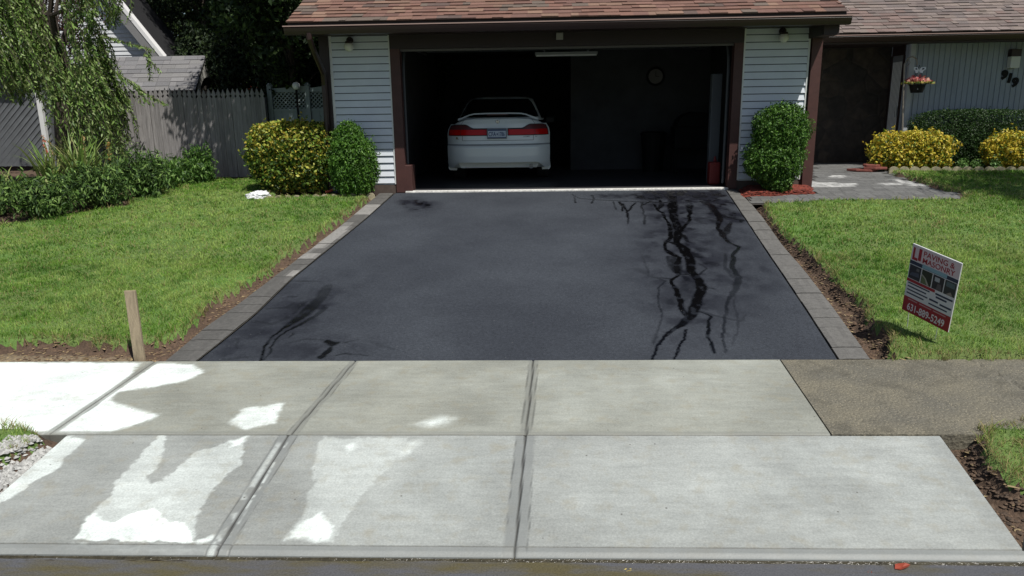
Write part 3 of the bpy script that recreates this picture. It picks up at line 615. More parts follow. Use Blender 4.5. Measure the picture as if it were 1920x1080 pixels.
blades('grass', 6500, (-6.3, -1.8, 3.1, 8.0), .014, .036, .0042, 1)
blades('grass', 6500, (1.8, 6.2, 3.1, 8.0), .015, .038, .0042, 2)
blades('grass', 2600, (-9.6, -1.8, 8.0, 13.6), .015, .038, .006, 3)
blades('grass', 2600, (1.8, 10.6, 8.0, 14.2), .015, .038, .006, 4)
blades('grass', 1100, (-13, 13, 3.1, 14.0), .02, .042, .010, 5, cone=(-2.6, 2.6))
# dry clippings, clods and gravel lying on the bare strips
def scatter(name, pts_fn, n, size, colA, colB, seed, mt, flat=.5, elong=1.0, kind='stuff'):
    R = np.random.default_rng(seed); x, y = pts_fn(R, n); n = len(x); z = ground_z(x, y)[0]
    base = np.array([(1, 0, 0), (.3, .9, 0), (-.8, .5, 0), (-.7, -.7, 0), (.4, -.9, 0), (0, 0, 1), (0, 0, -.4)], float)
    Ff = np.array([(0, 1, 5), (1, 2, 5), (2, 3, 5), (3, 4, 5), (4, 0, 5), (1, 0, 6), (2, 1, 6), (3, 2, 6), (4, 3, 6), (0, 4, 6)])
    s = R.uniform(.4, 1.2, n)[:, None] * size; th = R.uniform(0, 6.28, n); P = np.repeat(base[None], n, 0) * (1 + .5 * (R.random((n, 7, 3)) - .5)); P[:, :, 0] *= elong; P[:, :, 2] *= flat
    P *= s[:, :, None]; c_, s2 = np.cos(th)[:, None], np.sin(th)[:, None]
    Q = np.stack([P[:, :, 0] * c_ - P[:, :, 1] * s2 + x[:, None], P[:, :, 0] * s2 + P[:, :, 1] * c_ + y[:, None], P[:, :, 2] + z[:, None] + size * .1], -1)
    t = R.random(n)[:, None]; col = np.array(colA) * (1 - t) + np.array(colB) * t
    return tag(npmesh(name, Q.reshape(-1, 3), (np.arange(n)[:, None, None] * 7 + Ff[None]).reshape(-1, 3), mt, col=np.repeat(col, 7, 0)), kind=kind)
def soil_pts(x0, x1, y0, y1, near=.5):
    def f(R, n):
        x = R.uniform(x0, x1, n * 6); y = R.uniform(y0, y1, n * 6); _, l, pv = ground_z(x, y); d = lawn_sd(x, y); k = (~pv) & (l < .6) & (d > -near); return x[k][:n], y[k][:n]
    return f
M_bits = mat('bits', (1, 1, 1), .9, attr=True)
scatter('soil_clods', soil_pts(-4.2, -1.8, 5.42, 11.5), 2600, .014, (.07, .045, .03), (.16, .10, .06), 21, M_bits)
scatter('soil_clods', soil_pts(2.2, 4.4, 5.42, 11.3), 4200, .016, (.06, .04, .027), (.15, .095, .06), 22, M_bits)
scatter('soil_clods', soil_pts(2.0, 4.0, 3.25, 4.18), 1800, .017, (.05, .035, .025), (.13, .085, .055), 23, M_bits)
scatter('dry_grass', soil_pts(-4.4, -1.8, 5.42, 11.5), 1300, .010, (.20, .14, .07), (.38, .28, .15), 24, M_bits, .12, 3.0)
scatter('dry_grass', soil_pts(2.0, 4.4, 3.25, 11.3), 1100, .011, (.18, .13, .07), (.40, .31, .17), 25, M_bits, .12, 3.2)
scatter('gravel', lambda R, n: (lambda x, y: (x[(k := (x < axl(y) - .03) & (x > axl(y) - .30))], y[k]))(R.uniform(-4.5, -2.6, n * 5), R.uniform(3.3, 4.1, n * 5)), 3000, .016, (.22, .22, .21), (.5, .5, .48), 26, M_bits, .7)
RB = RB0
scatter('red_mulch', lambda R, n: (lambda x, y: (x[(k := inside(x, y, RB))], y[k]))(R.uniform(3, 4.7, n * 2), R.uniform(11, 12.6, n * 2)), 5000, .024, (.09, .018, .012), (.24, .045, .025), 27, M_bits, .35, 1.8)
# ================================================================ the house
M_brown = mat('dark brown paint', (.022, .011, .010), .55, .15, 5, .15, 30)
M_trim = mat('red brown trim', (.066, .025, .021), .6, .18, 6, .15, 30)
M_side = mat('white lap siding', (.66, .70, .755), .5, .06, 3, .1, 40, spec=.3, attr=True)
M_white = mat('white paint', (.70, .71, .70), .5, .08, 6)
M_shing = mat('asphalt shingle', (1, 1, 1), .95, .28, 90, .8, 160, attr=True)
M_wing = mat('grey vertical boards', (.27, .31, .36), .65, .1, 4, .15, 30, stretch=(1, 1, .3))
M_stone = mat('dark stone facing', (1, 1, 1), .85, .3, 14, .6, 30, attr=True)
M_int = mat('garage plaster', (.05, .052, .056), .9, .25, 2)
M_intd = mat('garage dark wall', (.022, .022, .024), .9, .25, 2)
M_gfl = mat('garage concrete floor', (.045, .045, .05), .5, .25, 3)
M_lip = mat('concrete lip', (.62, .61, .58), .85, .35, 25, .4, 60)
M_black = mat('black metal', (.008, .008, .008), .7, spec=.2)
M_metal = mat('grey metal', (.38, .39, .40), .4, metal=.6)
M_ant = mat('bronze gutter', (.028, .014, .013), .35, spec=.5)
house = tag(empty('house', (0, 11.7, 0)), 'single storey house with reddish brown shingles, white siding and open double garage', 'house')
def P_(mb, name, mt, parent=None, **k):
    o = mb.build(name, mt, **k); o.parent = parent or house
    if (parent or house) is house: o.matrix_parent_inverse = Matrix.Translation((0, -11.7, 0))
    return o
def lap(x0, x1, z0, z1, y, exp=.106):
    b = MB(); z = z0
    while z < z1 - .005:
        t = min(z + exp, z1)
        b.face([(x0, y - .022, z + .006), (x1, y - .022, z + .006), (x1, y - .002, t - .006), (x0, y - .002, t - .006)])
        b.face([(x0, y - .002, t - .006), (x1, y - .002, t - .006), (x1, y - .002, t + .006), (x0, y - .002, t + .006)], (.12, .13, .16))  # shadow line in the gap between boards, painted as a dark strip
        b.face([(x0, y - .001, z + .006), (x1, y - .001, z + .006), (x1, y - .022, z + .006), (x0, y - .022, z + .006)], (.25, .27, .3))  # board underside tinted dark to strengthen the painted shadow line
        z = t
    b.box(x0, x1, y + .003, y + .03, z0 - .02, z1); return b
FY = 11.7; ZT = 2.33; ZH = 2.13
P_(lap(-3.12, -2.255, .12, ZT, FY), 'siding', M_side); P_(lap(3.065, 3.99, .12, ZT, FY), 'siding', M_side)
for x0, x1 in ((-3.155, -3.118), (-2.257, -2.235), (3.042, 3.067), (3.988, 4.012)):
    b = MB(); b.box(x0, x1, FY - .024, FY + .03, .11, ZT); P_(b, 'corner_trim', M_white)
# brown framing
b = MB(); b.box(-2.234, -2.085, FY - .035, FY + .12, -.02, ZH); P_(b, 'door_jamb', M_trim)
b = MB(); b.box(2.905, 3.04, FY - .035, FY + .12, -.02, ZH); P_(b, 'door_jamb', M_trim)
b = MB(); b.box(-2.234, 3.04, FY - .038, FY + .12, ZH + .001, ZT + .02); P_(b, 'door_header', M_brown)
b = MB(); b.box(-2.085, 2.905, FY + .02, FY + .05, ZH - .035, ZH - .002); P_(b, 'header_trim', mat('dull header edge', (.10, .09, .085), .6))
b = MB(); b.box(-3.30, -3.157, FY - .05, FY + .1, .0, ZT); P_(b, 'corner_post', M_brown)
b = MB(); b.box(4.03, 4.18, FY - .06, FY + .12, -.02, ZT); P_(b, 'corner_post', M_trim)
M_fnd = mat('foundation', (.08, .06, .05), .9, .3, 10)
b = MB(); b.box(-3.30, -2.236, FY - .01, FY + .15, -.3, .098); P_(b, 'foundation', M_fnd)
b = MB(); b.box(3.042, 4.19, FY - .01, FY + .15, -.3, .098); P_(b, 'foundation', M_fnd)
# masonry base block beside left jamb, slab lip across the opening
b = MB(); b.box(-2.10, -1.985, FY - .03, FY + .30, -.02, .40); P_(b, 'jamb_guard', M_trim, bevel=.01)
b = MB(); b.box(-2.10, 2.92, FY - .045, FY + .06, -.12, .0); P_(b, 'threshold', M_lip, bevel=.012)
# outer walls (left, right, rear)
b = MB(); b.box(-3.30, -3.2, FY + .1, 18.4, -.2, 2.5); b.box(4.09, 4.19, FY + .12, 15.8, -.2, 2.6); b.box(-3.30, 7.2, 18.6, 18.75, -.2, 2.9); P_(b, 'outer_wall', M_side)
# garage interior
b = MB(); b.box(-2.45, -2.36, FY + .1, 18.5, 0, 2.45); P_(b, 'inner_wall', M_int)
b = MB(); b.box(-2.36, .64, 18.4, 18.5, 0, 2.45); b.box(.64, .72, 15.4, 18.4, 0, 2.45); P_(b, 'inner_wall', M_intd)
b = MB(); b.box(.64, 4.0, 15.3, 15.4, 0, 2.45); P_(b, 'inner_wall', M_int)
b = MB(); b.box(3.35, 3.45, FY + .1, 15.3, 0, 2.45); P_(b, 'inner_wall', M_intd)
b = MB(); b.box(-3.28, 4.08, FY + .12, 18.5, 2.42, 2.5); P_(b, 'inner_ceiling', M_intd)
for x in (-2.30, -2.16): 
    b = MB(); b.box(x - .045, x + .045, FY + .6 + (x + 2.3) * -3, FY + .7 + (x + 2.3) * -3, 0, 2.4); P_(b, 'wall_stud', M_int)
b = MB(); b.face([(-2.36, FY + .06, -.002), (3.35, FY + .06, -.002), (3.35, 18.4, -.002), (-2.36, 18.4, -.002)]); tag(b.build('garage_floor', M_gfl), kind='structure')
# shingled roofs
def shingles(name, x0, x1, y0, z0, slope, run, pal, wid=(.09, .24), exp=.143):
    b = MB(); L_ = math.hypot(1, slope); uy, uz = 1 / L_, slope / L_; nyv, nzv = -slope / L_, 1 / L_
    n = int(run * L_ / exp)
    for r in range(n):
        s0 = r * exp - (.02 if r == 0 else .0); s1 = r * exp + exp * 1.25; x = x0
        c0 = RND.choice(pal)
        while x < x1 - .001:
            wd = min(RND.uniform(*wid), x1 - x); h = RND.choice((.004, .004, .012, .014)); 
            if RND.random() < .6: c0 = RND.choice(pal)
            k = RND.uniform(.85, 1.12); col = tuple(v * k for v in c0)
            dz = RND.uniform(-.004, .004); sa = s0 + dz
            A = lambda xx, s, hh: (xx, y0 + uy * s + nyv * hh, z0 + uz * s + nzv * hh)
            top = .001
            b.face([A(x, sa, h + .008), A(x + wd, sa, h + .008), A(x + wd, s1, top), A(x, s1, top)], col)
            b.face([A(x, sa, 0), A(x + wd, sa, 0), A(x + wd, sa, h + .008), A(x, sa, h + .008)], tuple(v * .8 for v in col))
            b.face([A(x, sa, 0), A(x, sa, h + .008), A(x, s1, top), A(x, s1, 0)], tuple(v * .8 for v in col))
            b.face([A(x + wd, sa, h + .008), A(x + wd, sa, 0), A(x + wd, s1, 0), A(x + wd, s1, top)], tuple(v * .8 for v in col))
            x += wd
    return P_(b, name, M_shing)
RED = [(.185, .10, .076), (.21, .12, .088), (.165, .09, .072), (.235, .145, .105), (.12, .082, .07), (.14, .108, .088), (.19, .10, .076), (.20, .11, .085)]
GRY = [(.185, .15, .135), (.21, .17, .15), (.17, .135, .125), (.19, .135, .12), (.15, .125, .118), (.215, .175, .16)]
SL = .45; EY, EZ = 10.95, 2.45
shingles('garage_roof', -3.53, 4.23, EY - .02, EZ + .01, SL, 3.4, RED)
SL2 = .52; WY_, WZ = 14.3, 2.44
shingles('wing_roof', 3.2, 17.0, WY_ - .02, WZ + .02, SL2, 3.6, GRY)
def slab(x0, x1, y0, z0, sl, run, th=.12):
    b = MB(); y1 = y0 + run; z1 = z0 + sl * run
    b.face([(x0, y0, z0), (x1, y0, z0), (x1, y1, z1), (x0, y1, z1)]); b.face([(x0, y0, z0 - th), (x0, y1, z1 - th), (x1, y1, z1 - th), (x1, y0, z0 - th)])
    b.face([(x0, y0, z0), (x0, y1, z1), (x0, y1, z1 - th), (x0, y0, z0 - th)]); b.face([(x1, y0, z0), (x1, y0, z0 - th), (x1, y1, z1 - th), (x1, y1, z1)]); b.face([(x0, y0, z0), (x0, y0, z0 - th), (x1, y0, z0 - th), (x1, y0, z0)])
    y2 = y1 + run; b.face([(x0, y1, z1), (x1, y1, z1), (x1, y2, z0), (x0, y2, z0)]); b.face([(x0, y1, z1 - th), (x0, y2, z0 - th), (x1, y2, z0 - th), (x1, y1, z1 - th)])
    return b
P_(slab(-3.52, 4.22, EY, EZ, SL, 3.4), 'roof_deck', M_brown); P_(slab(3.2, 17.0, WY_, WZ, SL2, 3.6), 'roof_deck', M_brown)
# gable infill, soffit, fascia, gutter
for x in (-3.25, 4.15):
    b = MB(); b.face([(x, FY, 2.3), (x, 18.0, 2.3), (x, 14.35, EZ + SL * 3.4 - .13)]); P_(b, 'gable_wall', M_brown)
b = MB(); b.box(-3.5, 4.2, EY + .12, FY + .02, ZT, ZT + .03); P_(b, 'soffit', M_brown)
b = MB(); b.box(-3.5, 4.21, EY + .03, EY + .12, ZT - .03, EZ - .01); P_(b, 'fascia', M_brown)
def gutter(x0, x1, y, z, name='gutter'):
    b = MB(); prof = [(y, z), (y - .085, z - .0), (y - .105, z - .03), (y - .09, z - .07), (y - .07, z - .115), (y, z - .12)]
    k = len(prof); n = len(b.v)
    b.v += [(x0, p, q) for p, q in prof] + [(x1, p, q) for p, q in prof]
    for i in range(1, k): b.f.append((n + i - 1, n + k + i - 1, n + k + i, n + i)); b.c.append((1, 1, 1))
    for s in (0, k): b.f.append(tuple(n + s + i for i in range(k))); b.c.append((1, 1, 1))
    o = P_(b, name, M_ant)
    b = MB(); b.box(x0 - .01, x1 + .01, y - .112, y - .094, z - .012, z + .002); P_(b, 'gutter_rim', mat('gutter rim', (.34, .24, .21), .3), None)
    return o
gutter(-3.56, 4.27, EY + .02, EZ - .045)
gutter(4.26, 17.1, WY_ + .02, WZ - .02)
b = MB(); b.box(3.98, 4.19, EY + .13, FY, 2.17, ZT - .002); P_(b, 'end_beam', M_brown)
# downspout at the left corner
b = MB(); b.tube([(-3.22, EY - .03, 2.31), (-3.22, EY - .03, 2.24), (-3.21, EY + .12, 2.08), (-3.22, FY - .2, 1.80), (-3.24, FY - .1, 1.62), (-3.25, FY - .10, .1)], .042, 8); P_(b, 'downspout', M_ant)
# recessed porch: stone wall, soffit, side wall, door
M_stone = bpy.data.materials.new('dark fieldstone'); M_stone.use_nodes = True
N = M_stone.node_tree.nodes; L = M_stone.node_tree.links; b_ = N['Principled BSDF']; tc = N.new('ShaderNodeTexCoord').outputs['Object']
wv = N.new('ShaderNodeMix'); wv.data_type = 'RGBA'; wv.inputs[0].default_value = .12; L.new(tc, wv.inputs[6]); nn = N.new('ShaderNodeTexNoise'); nn.inputs['Scale'].default_value = 2.5; L.new(tc, nn.inputs[0]); L.new(nn.outputs['Color'], wv.inputs[7])
vo = N.new('ShaderNodeTexVoronoi'); vo.inputs['Scale'].default_value = 3.4; L.new(wv.outputs[2], vo.inputs[0]); ve = N.new('ShaderNodeTexVoronoi'); ve.feature = 'DISTANCE_TO_EDGE'; ve.inputs['Scale'].default_value = 3.4; L.new(wv.outputs[2], ve.inputs[0])
sp_ = N.new('ShaderNodeSeparateColor'); L.new(vo.outputs['Color'], sp_.inputs[0])
c = mix_node(N, L, sp_.outputs[0], (.018, .015, .013), (.046, .034, .025)); c = mix_node(N, L, 1.0, c, rng_node(N, L, noise_node(N, L, tc, 7, 6), .3, .7, .55, 1.5), 'MULTIPLY')
c = mix_node(N, L, rng_node(N, L, ve.outputs['Distance'], .01, .05, .5, 0), c, (.02, .018, .016)); L.new(c, b_.inputs['Base Color']); b_.inputs['Roughness'].default_value = .8
bp = N.new('ShaderNodeBump'); bp.inputs['Strength'].default_value = .35; bp.inputs['Distance'].default_value = .02; L.new(rng_node(N, L, ve.outputs['Distance'], 0, .12, 0, 1), bp.inputs['Height']); L.new(bp.outputs[0], b_.inputs['Normal'])
b = MB(); b.box(4.19, 7.05, 15.80, 15.95, -.1, 2.6); P_(b, 'stone_wall', M_stone)
b = MB(); b.box(4.19, 17, WY_ + .06, 15.8, 2.30, 2.33); P_(b, 'porch_soffit', M_brown)
b = MB(); b.box(4.19, 17, WY_ + .03, WY_ + .06, 2.27, WZ); P_(b, 'fascia', M_brown)
M_porch = mat('porch concrete', (.15, .145, .13), .8, .3, 6)
b = MB(); b.box(4.2, 6.6, 15.2, 15.8, -.1, .035); P_(b, 'porch_step', M_porch)
# wing: vertical boards
def vboards(x0, x1, y, z0, z1, step=.10, axis='x'):
    b = MB(); x = x0
    while x < x1 - .001:
        w_ = min(step, x1 - x); a, c = x + .004, x + w_ - .012
        q = [(x, 0), (a, -.012), (c, -.012), (x + w_ - .004, 0), (x + w_, 0)]
        for (p, d), (p2, d2) in zip(q[:-1], q[1:]):
            if axis == 'x': b.face([(p, y + d, z0), (p2, y + d2, z0), (p2, y + d2, z1), (p, y + d, z1)])
            else: b.face([(y + d, p2, z0), (y + d, p, z0), (y + d2, p, z1), (y + d2, p2, z1)])
        x += w_
    if axis == 'x': b.box(x0, x1, y + .001, y + .12, z0, z1)
    else: b.box(y + .001, y + .12, x0, x1, z0, z1)
    return b
WX0, WYF = 7.05, 15.0
P_(vboards(WX0 + .02, 17, WYF, -.1, 2.31), 'board_siding', M_wing)
P_(vboards(WYF + .0, 15.22, WX0, -.1, 2.31, axis='y'), 'board_siding', M_wing); P_(vboards(15.72, 15.8, WX0, -.1, 2.31, axis='y'), 'board_siding', M_wing)
b = MB(); b.box(WX0 - .02, WX0 + .07, WYF - .022, WYF + .05, -.1, 2.31); P_(b, 'corner_trim', mat('corner board', (.40, .43, .46), .6, .1, 5))
b = MB(); b.box(WX0 - .02, WX0 + .1, 15.22, 15.74, 2.12, 2.31); b.box(WX0 - .03, WX0 + .1, 15.70, 15.75, -.1, 2.12); b.box(WX0 - .03, WX0 + .1, 15.20, 15.25, -.1, 2.12); P_(b, 'door_frame', M_brown)
door = MB(); door.box(WX0 - .015, WX0 + .02, 15.25, 15.70, .0, 2.12); dr = P_(door, 'storm_door', mat('storm door', (.15, .16, .17), .5))
b = MB()
for i in range(7): b.box(WX0 - .028, WX0 - .016, 15.30 + i * .055, 15.312 + i * .055, .15, 2.0)
P_(b, 'door_bar', M_white, dr); b = MB(); b.tube([(WX0 - .05, 15.285, .95), (WX0 - .05, 15.285, 1.15)], .012, 6); P_(b, 'door_handle', M_metal, dr)
b = MB(); b.box(17, 17.15, 14.98, 18.7, -.3, 2.6); P_(b, 'outer_wall', M_wing)
# interior return of the wing and porch ceiling block
# --------------------------------------------------------------- fittings on and in the house
M_globe = mat('frosted glass', (.62, .62, .56), .25, spec=.6)
def globe_lamp(x, z, label):
    e = empty('wall_lamp', (x, FY, z), label, 'wall lamp', 'globe lamps beside the garage opening')
    b = MB(); b.lathe([(.05, 0), (.052, .03), (.04, .05)], 0, -.055, .07, 16, axis='y'); b.tube([(0, -.04, .09), (0, -.11, .10), (0, -.12, .06)], .014, 8); b.lathe([(.02, .055), (.05, .05), (.055, .02)], 0, -.12, .0, 16)
    o = b.build('lamp_base', M_brown, e, smooth=False)
    b = MB(); pr = [(.002 + .07 * math.sin(a), -.055 - .07 * math.cos(a) + .03) for a in np.linspace(.05, 2.6, 12)]; b.lathe(pr, 0, -.12, 0, 20); b.build('lamp_globe', M_globe, e, smooth=True)
q = [(-2.827,2.166),(3.59,2.179)]
globe_lamp(q[0][0], q[0][1] + .03, 'round frosted globe lamp on the siding left of the garage opening')
globe_lamp(q[1][0], q[1][1] + .03, 'round frosted globe lamp on the siding above the two lobed topiary shrub')
q = [(0.267,2.316),(0.37,2.217)]
b = MB(); b.box(q[0][0], q[1][0], 11.61, 11.66, q[1][1], q[0][1]); tag(b.build('header_fitting', mat('pale plastic', (.30, .29, .26), .5), bevel=.006), 'small pale square fitting fixed to the dark header over the garage', 'fitting')
q = [(-0.06,2.197),(1.057,2.086)]
e = empty('ceiling_light', ((q[0][0] + q[1][0]) / 2, 14, 2.2), 'long unlit fluorescent ceiling light hanging inside the dark garage', 'ceiling light')
hw = (q[1][0] - q[0][0]) / 2
b = MB(); b.box(-hw, hw, -.07, .07, -.045, .0); b.box(-.4, -.38, -.01, .01, 0, .22); b.box(.38, .4, -.01, .01, 0, .22); b.build('light_housing', mat('fixture', (.30, .31, .32), .4), e)
b = MB(); b.box(-hw + .02, hw - .02, -.072, .05, -.07, -.046); b.build('light_tube', mat('tube', (.85, .87, .88), .4), e)
q = [(2.293,1.799)]
e = empty('wall_clock', (q[0][0], 15.25, q[0][1]), 'round wall clock with dark rim on the back wall of the garage', 'clock')
b = MB(); pr = [(.172, .0), (.18, -.02), (.172, -.04), (.14, -.042)]; b.lathe([(r, h + .03) for r, h in pr], 0, 0, 0, 32, axis='y'); b.build('clock_rim', M_black, e)
b = MB(); b.lathe([(.14, .02), (.139, -.014)], 0, 0, 0, 32, axis='y'); b.build('clock_face', mat('clock face', (.16, .15, .145), .6), e)
b = MB(); b.box(-.004, .004, -.022, -.018, 0, .10); b.box(0, .07, -.022, -.018, -.004, .004); b.build('clock_hand', M_black, e)
q = [(8.922,1.928)]
e = empty('wall_lamp', (q[0][0], WYF - .012, q[0][1]), 'square frosted box lamp with dark cap on the boards above the house number', 'wall lamp')
b = MB(); b.box(-.09, .09, -.12, 0, .11, .24); b.build('lamp_cap', M_brown, e)
b = MB(); b.box(-.085, .085, -.12, -.005, -.10, .109); b.build('lamp_glass', mat('lamp box glass', (.55, .58, .55), .3), e, bevel=.006)
q = [(8.806,1.713),(8.912,1.653),(9.022,1.573)]
for (x, z), ch, cx in zip(q, '919', (0, 0, 0)):
    d = empty('house_number', (x, WYF - .02, z), {0: 'black numeral 9 on the grey boards, upper left of the three', 1: 'black numeral 1 on the grey boards between the two nines', 2: 'black numeral 9 on the grey boards, lowest of the three'}[[a for a, _ in q].index(x)], 'house number', 'black metal house numerals')
    text('numeral', ch, .215, M_black, d, Matrix.Translation((0, 0, -.075)) @ Matrix.Rotation(math.radians(90), 4, 'X') @ Matrix.Rotation(math.radians(-8), 4, 'Z'), .006, 1.05, 'CENTER', .016)
# garage door rolled up under the ceiling, with its tracks
gd = empty('garage_door', (.41, FY + .2, 2.3), 'white sectional garage door rolled up overhead inside the dark garage', 'garage door')
def gp(b, n, m_): o = b.build(n, m_); o.parent = gd; o.matrix_parent_inverse = Matrix.Translation((-.41, -FY - .2, -2.3)); return o
M_gd = mat('garage door paint', (.18, .185, .19), .5)
for i in range(4):
    b = MB(); b.box(-2.02, 2.84, FY + .35 + i * .54, FY + .87 + i * .54, 2.24, 2.28); gp(b, 'door_panel', M_gd)
for x in (-2.07, 2.87):
    b = MB(); b.tube([(x, FY + .14, .05), (x, FY + .14, 1.72), (x, FY + .17, 1.95), (x, FY + .26, 2.10), (x, FY + .42, 2.2), (x, FY + 2.6, 2.22)], .022, 6); gp(b, 'door_track', mat('dull track', (.07, .075, .08), .6))
q = [(2.767,1.61),(2.996,0.029),(2.881,1.881),(2.97,1.568)]
# contents beside the right jamb
b = MB(); b.box(2.74, 2.90, FY + .60, FY + .74, .0, 1.72); tag(b.build('white_post', mat('white board', (.09, .10, .11), .7), bevel=.01), 'pale upright board leaning inside the right edge of the garage', 'board')
e = empty('red_can', (2.80, FY + .46, 0), 'dull red fuel can on the garage floor by the right jamb', 'fuel can')
b = MB(); b.box(-.09, .09, -.08, .08, 0, .36); b.build('can_body', mat('red plastic', (.16, .012, .01), .6), e, bevel=.025)
b = MB(); b.tube([(0, -.08, .30), (0, -.08, .345), (0, .06, .345), (0, .06, .30)], .013, 6); b.lathe([(.03, .29), (.03, .36), (.012, .44)], .03, .09, 0, 10); b.build('can_handle', mat('red plastic b', (.24, .02, .015), .4), e)
# covered grill and bin at the back right of the garage
e = empty('barbecue_grill', (2.95, 14.5, 0), 'black covered barbecue grill in the dark right corner of the garage', 'grill')
b = MB(); b.box(-.42, .42, -.26, .26, .45, .86); b.build('grill_body', M_black, e, bevel=.02)
b = MB(); n_ = 10; b.extrude([(-.38 + 0, .861)] + [(-.38 * math.cos(a), .861 + .26 * math.sin(a)) for a in np.linspace(0.1, 3.04, n_)] + [(.38, .861)], -.25, .25); b.build('grill_lid', M_black, e)
for sx in (-1, 1):
    for sy in (-1, 1): b = MB(); b.box(sx * .38 - .02, sx * .38 + .02, sy * .22 - .02, sy * .22 + .02, 0, .45); b.build('leg', M_black, e)
e = empty('storage_bin', (2.22, 14.8, 0), 'black bin with flat lid against the garage back wall', 'bin')
b = MB(); b.lathe([(.19, 0), (.24, .70)], 0, 0, 0, 16); b.build('bin_body', M_black, e); b = MB(); b.lathe([(.26, .70), (.26, .73), (.2, .76)], 0, 0, 0, 16); b.build('bin_lid', M_black, e)
# ================================================================ the white saloon car in the garage
car = empty('parked_car', (-.695, 12.77, 0), 'white four door saloon car with rear spoiler parked nose in inside the garage', 'car')
M_cp = mat('white car paint', (.76, .82, .82), .3, spec=.5, coat=.6)
M_glass = mat('dark car glass', (.008, .009, .01), .05, spec=.6)
M_rub = mat('tyre rubber', (.012, .012, .012), .85)
M_lred = mat('red tail lamp', (.55, .006, .005), .25, spec=.3)
M_lred2 = mat('dark red tail lamp', (.14, .012, .012), .15, coat=.8)
M_lclr = mat('smoky lamp', (.12, .035, .035), .25, spec=.3)
M_seam = mat('dark seam', (.02, .02, .022), .6)
def rear_y(x, z):     # rear surface of the car, y forward into the garage
    t = abs(x) / .885; bump = np.interp(z, [.25, .33, .45, .60, .632, .66, .80, .98, 1.06, 1.10], [.09, .03, .0, .0, .03, .055, .07, .10, .13, .20])
    return bump + .26 * t ** 5 + .05 * t * t
def side_in(z): return float(np.interp(z, [.2, .3, .5, .75, .95, 1.10], [.05, .02, .0, .0, .05, .13]))
# body shell as rows of outline points
ys = [0, .25, .5, .9, 1.4, 2.0, 2.8, 3.5, 4.1, 4.5, 4.72]
zt = [1.06, 1.06, 1.05, 1.03, 1.0, .98, .97, .98, .93, .80, .62]
hw_ = [.70, .86, .885, .885, .885, .885, .885, .885, .87, .80, .62]
V = []; 
for y, z, h in zip(ys, zt, hw_):
    yy = y + .28 if y == 0 else y + .1
    ring = [(h * .93, .24), (h * .985, .30), (h, .45), (h, .66), (h * .965, z - .19), (h * .89, z - .085), (h * .77, z - .02), (h * .5, z), (0, z + .008)]
    full = ring + [(-a, c_) for a, c_ in ring[-2::-1]]
    V += [(a, yy, c_) for a, c_ in full]
k = 17; F_ = []
for i in range(len(ys) - 1):
    for j in range(k - 1): F_.append((i * k + j, i * k + j + 1, (i + 1) * k + j + 1, (i + 1) * k + j))
    F_.append((i * k + k - 1, i * k, (i + 1) * k, (i + 1) * k + k - 1))
npmesh('body', V, F_, M_cp, car, True)
b = MB(); b.face([V[j] for j in range(k)]); b.build('end_panel', M_cp, car); b = MB(); b.face([V[(len(ys) - 1) * k + j] for j in range(k)][::-1]); b.build('end_panel', M_cp, car)
def surf(name, x0, x1, zlo, zhi, mt, off=0, nx=40, nz=10, parent=car, y_fn=rear_y):
    xs_ = np.linspace(x0, x1, nx); Vv = []
    for i in range(nz + 1):
        for x in xs_:
            a, c_ = zlo(x), zhi(x); z = a + (c_ - a) * i / nz; x2 = x * float(np.interp(z, [.83, .90, .98, 1.04, 1.085], [1, .985, .935, .87, .80])); Vv.append((x2, y_fn(x, z) - off, z))
    a = (np.arange(nz)[:, None] * nx + np.arange(nx - 1)).ravel()
    return npmesh(name, Vv, np.stack([a, a + 1, a + nx + 1, a + nx], 1), mt, parent, True)
f_ = lambda v: (lambda x: v)
# bumper, lower panel, trunk lid
ins = lambda z0: (lambda x: z0 + .07 * (abs(x) / .885) ** 10)
def rs(name, z0, z1, mt=M_cp, xm=.885, top=None, **kw):
    return surf(name, -xm, xm, z0 if callable(z0) else f_(z0), z1 if callable(z1) else f_(z1), mt, nx=70, nz=16, **kw)
botm = lambda x: .345 - .11 * float(ss(np.array(abs(x)), .66, .82)) + .03 * float(ss(np.array(abs(x)), .84, .885))
rs('bumper', botm, .628); rs('bumper_groove', .628, .652, mat('bumper groove', (.30, .32, .33), .5)); rs('rear_panel', .652, .985)
topz = lambda x: 1.085 - .055 * (abs(x) / .885) ** 2 - .075 * float(ss(np.array(abs(x)), .6, .885))
trunk = rs('trunk_lid', .985, topz)
for sx in (-1, 1):
    xa, xb = (.17, .865)
    tp = lambda x: .915 + .065 * float(ss(np.array(abs(x)), .40, .60)) - .015 * float(ss(np.array(abs(x)), .80, .865))
    bt = lambda x: .79 + .0 * x
    lo_, hi_ = (xa, xb) if sx > 0 else (-xb, -xa)
    lamp = surf('tail_light', lo_, hi_, bt, tp, M_seam, .008, 40, 6)
    mid = lambda x: .893
    surf('red_lens', lo_ + .015, hi_ - .015, f_(.803), mid, M_lred, .014, 40, 4, lamp); 
    a_, c_ = (.46, .855) if sx > 0 else (-.855, -.46)
    surf('smoky_lens', a_, c_, f_(.895), lambda x: tp(x) - .012, M_lclr if 1 else 0, .014, 30, 4, lamp)
    a_, c_ = (.63, .636) if sx > 0 else (-.636, -.63); surf('lens_seam', a_, c_, f_(.79), lambda x: tp(x), M_seam, .017, 3, 4, lamp)
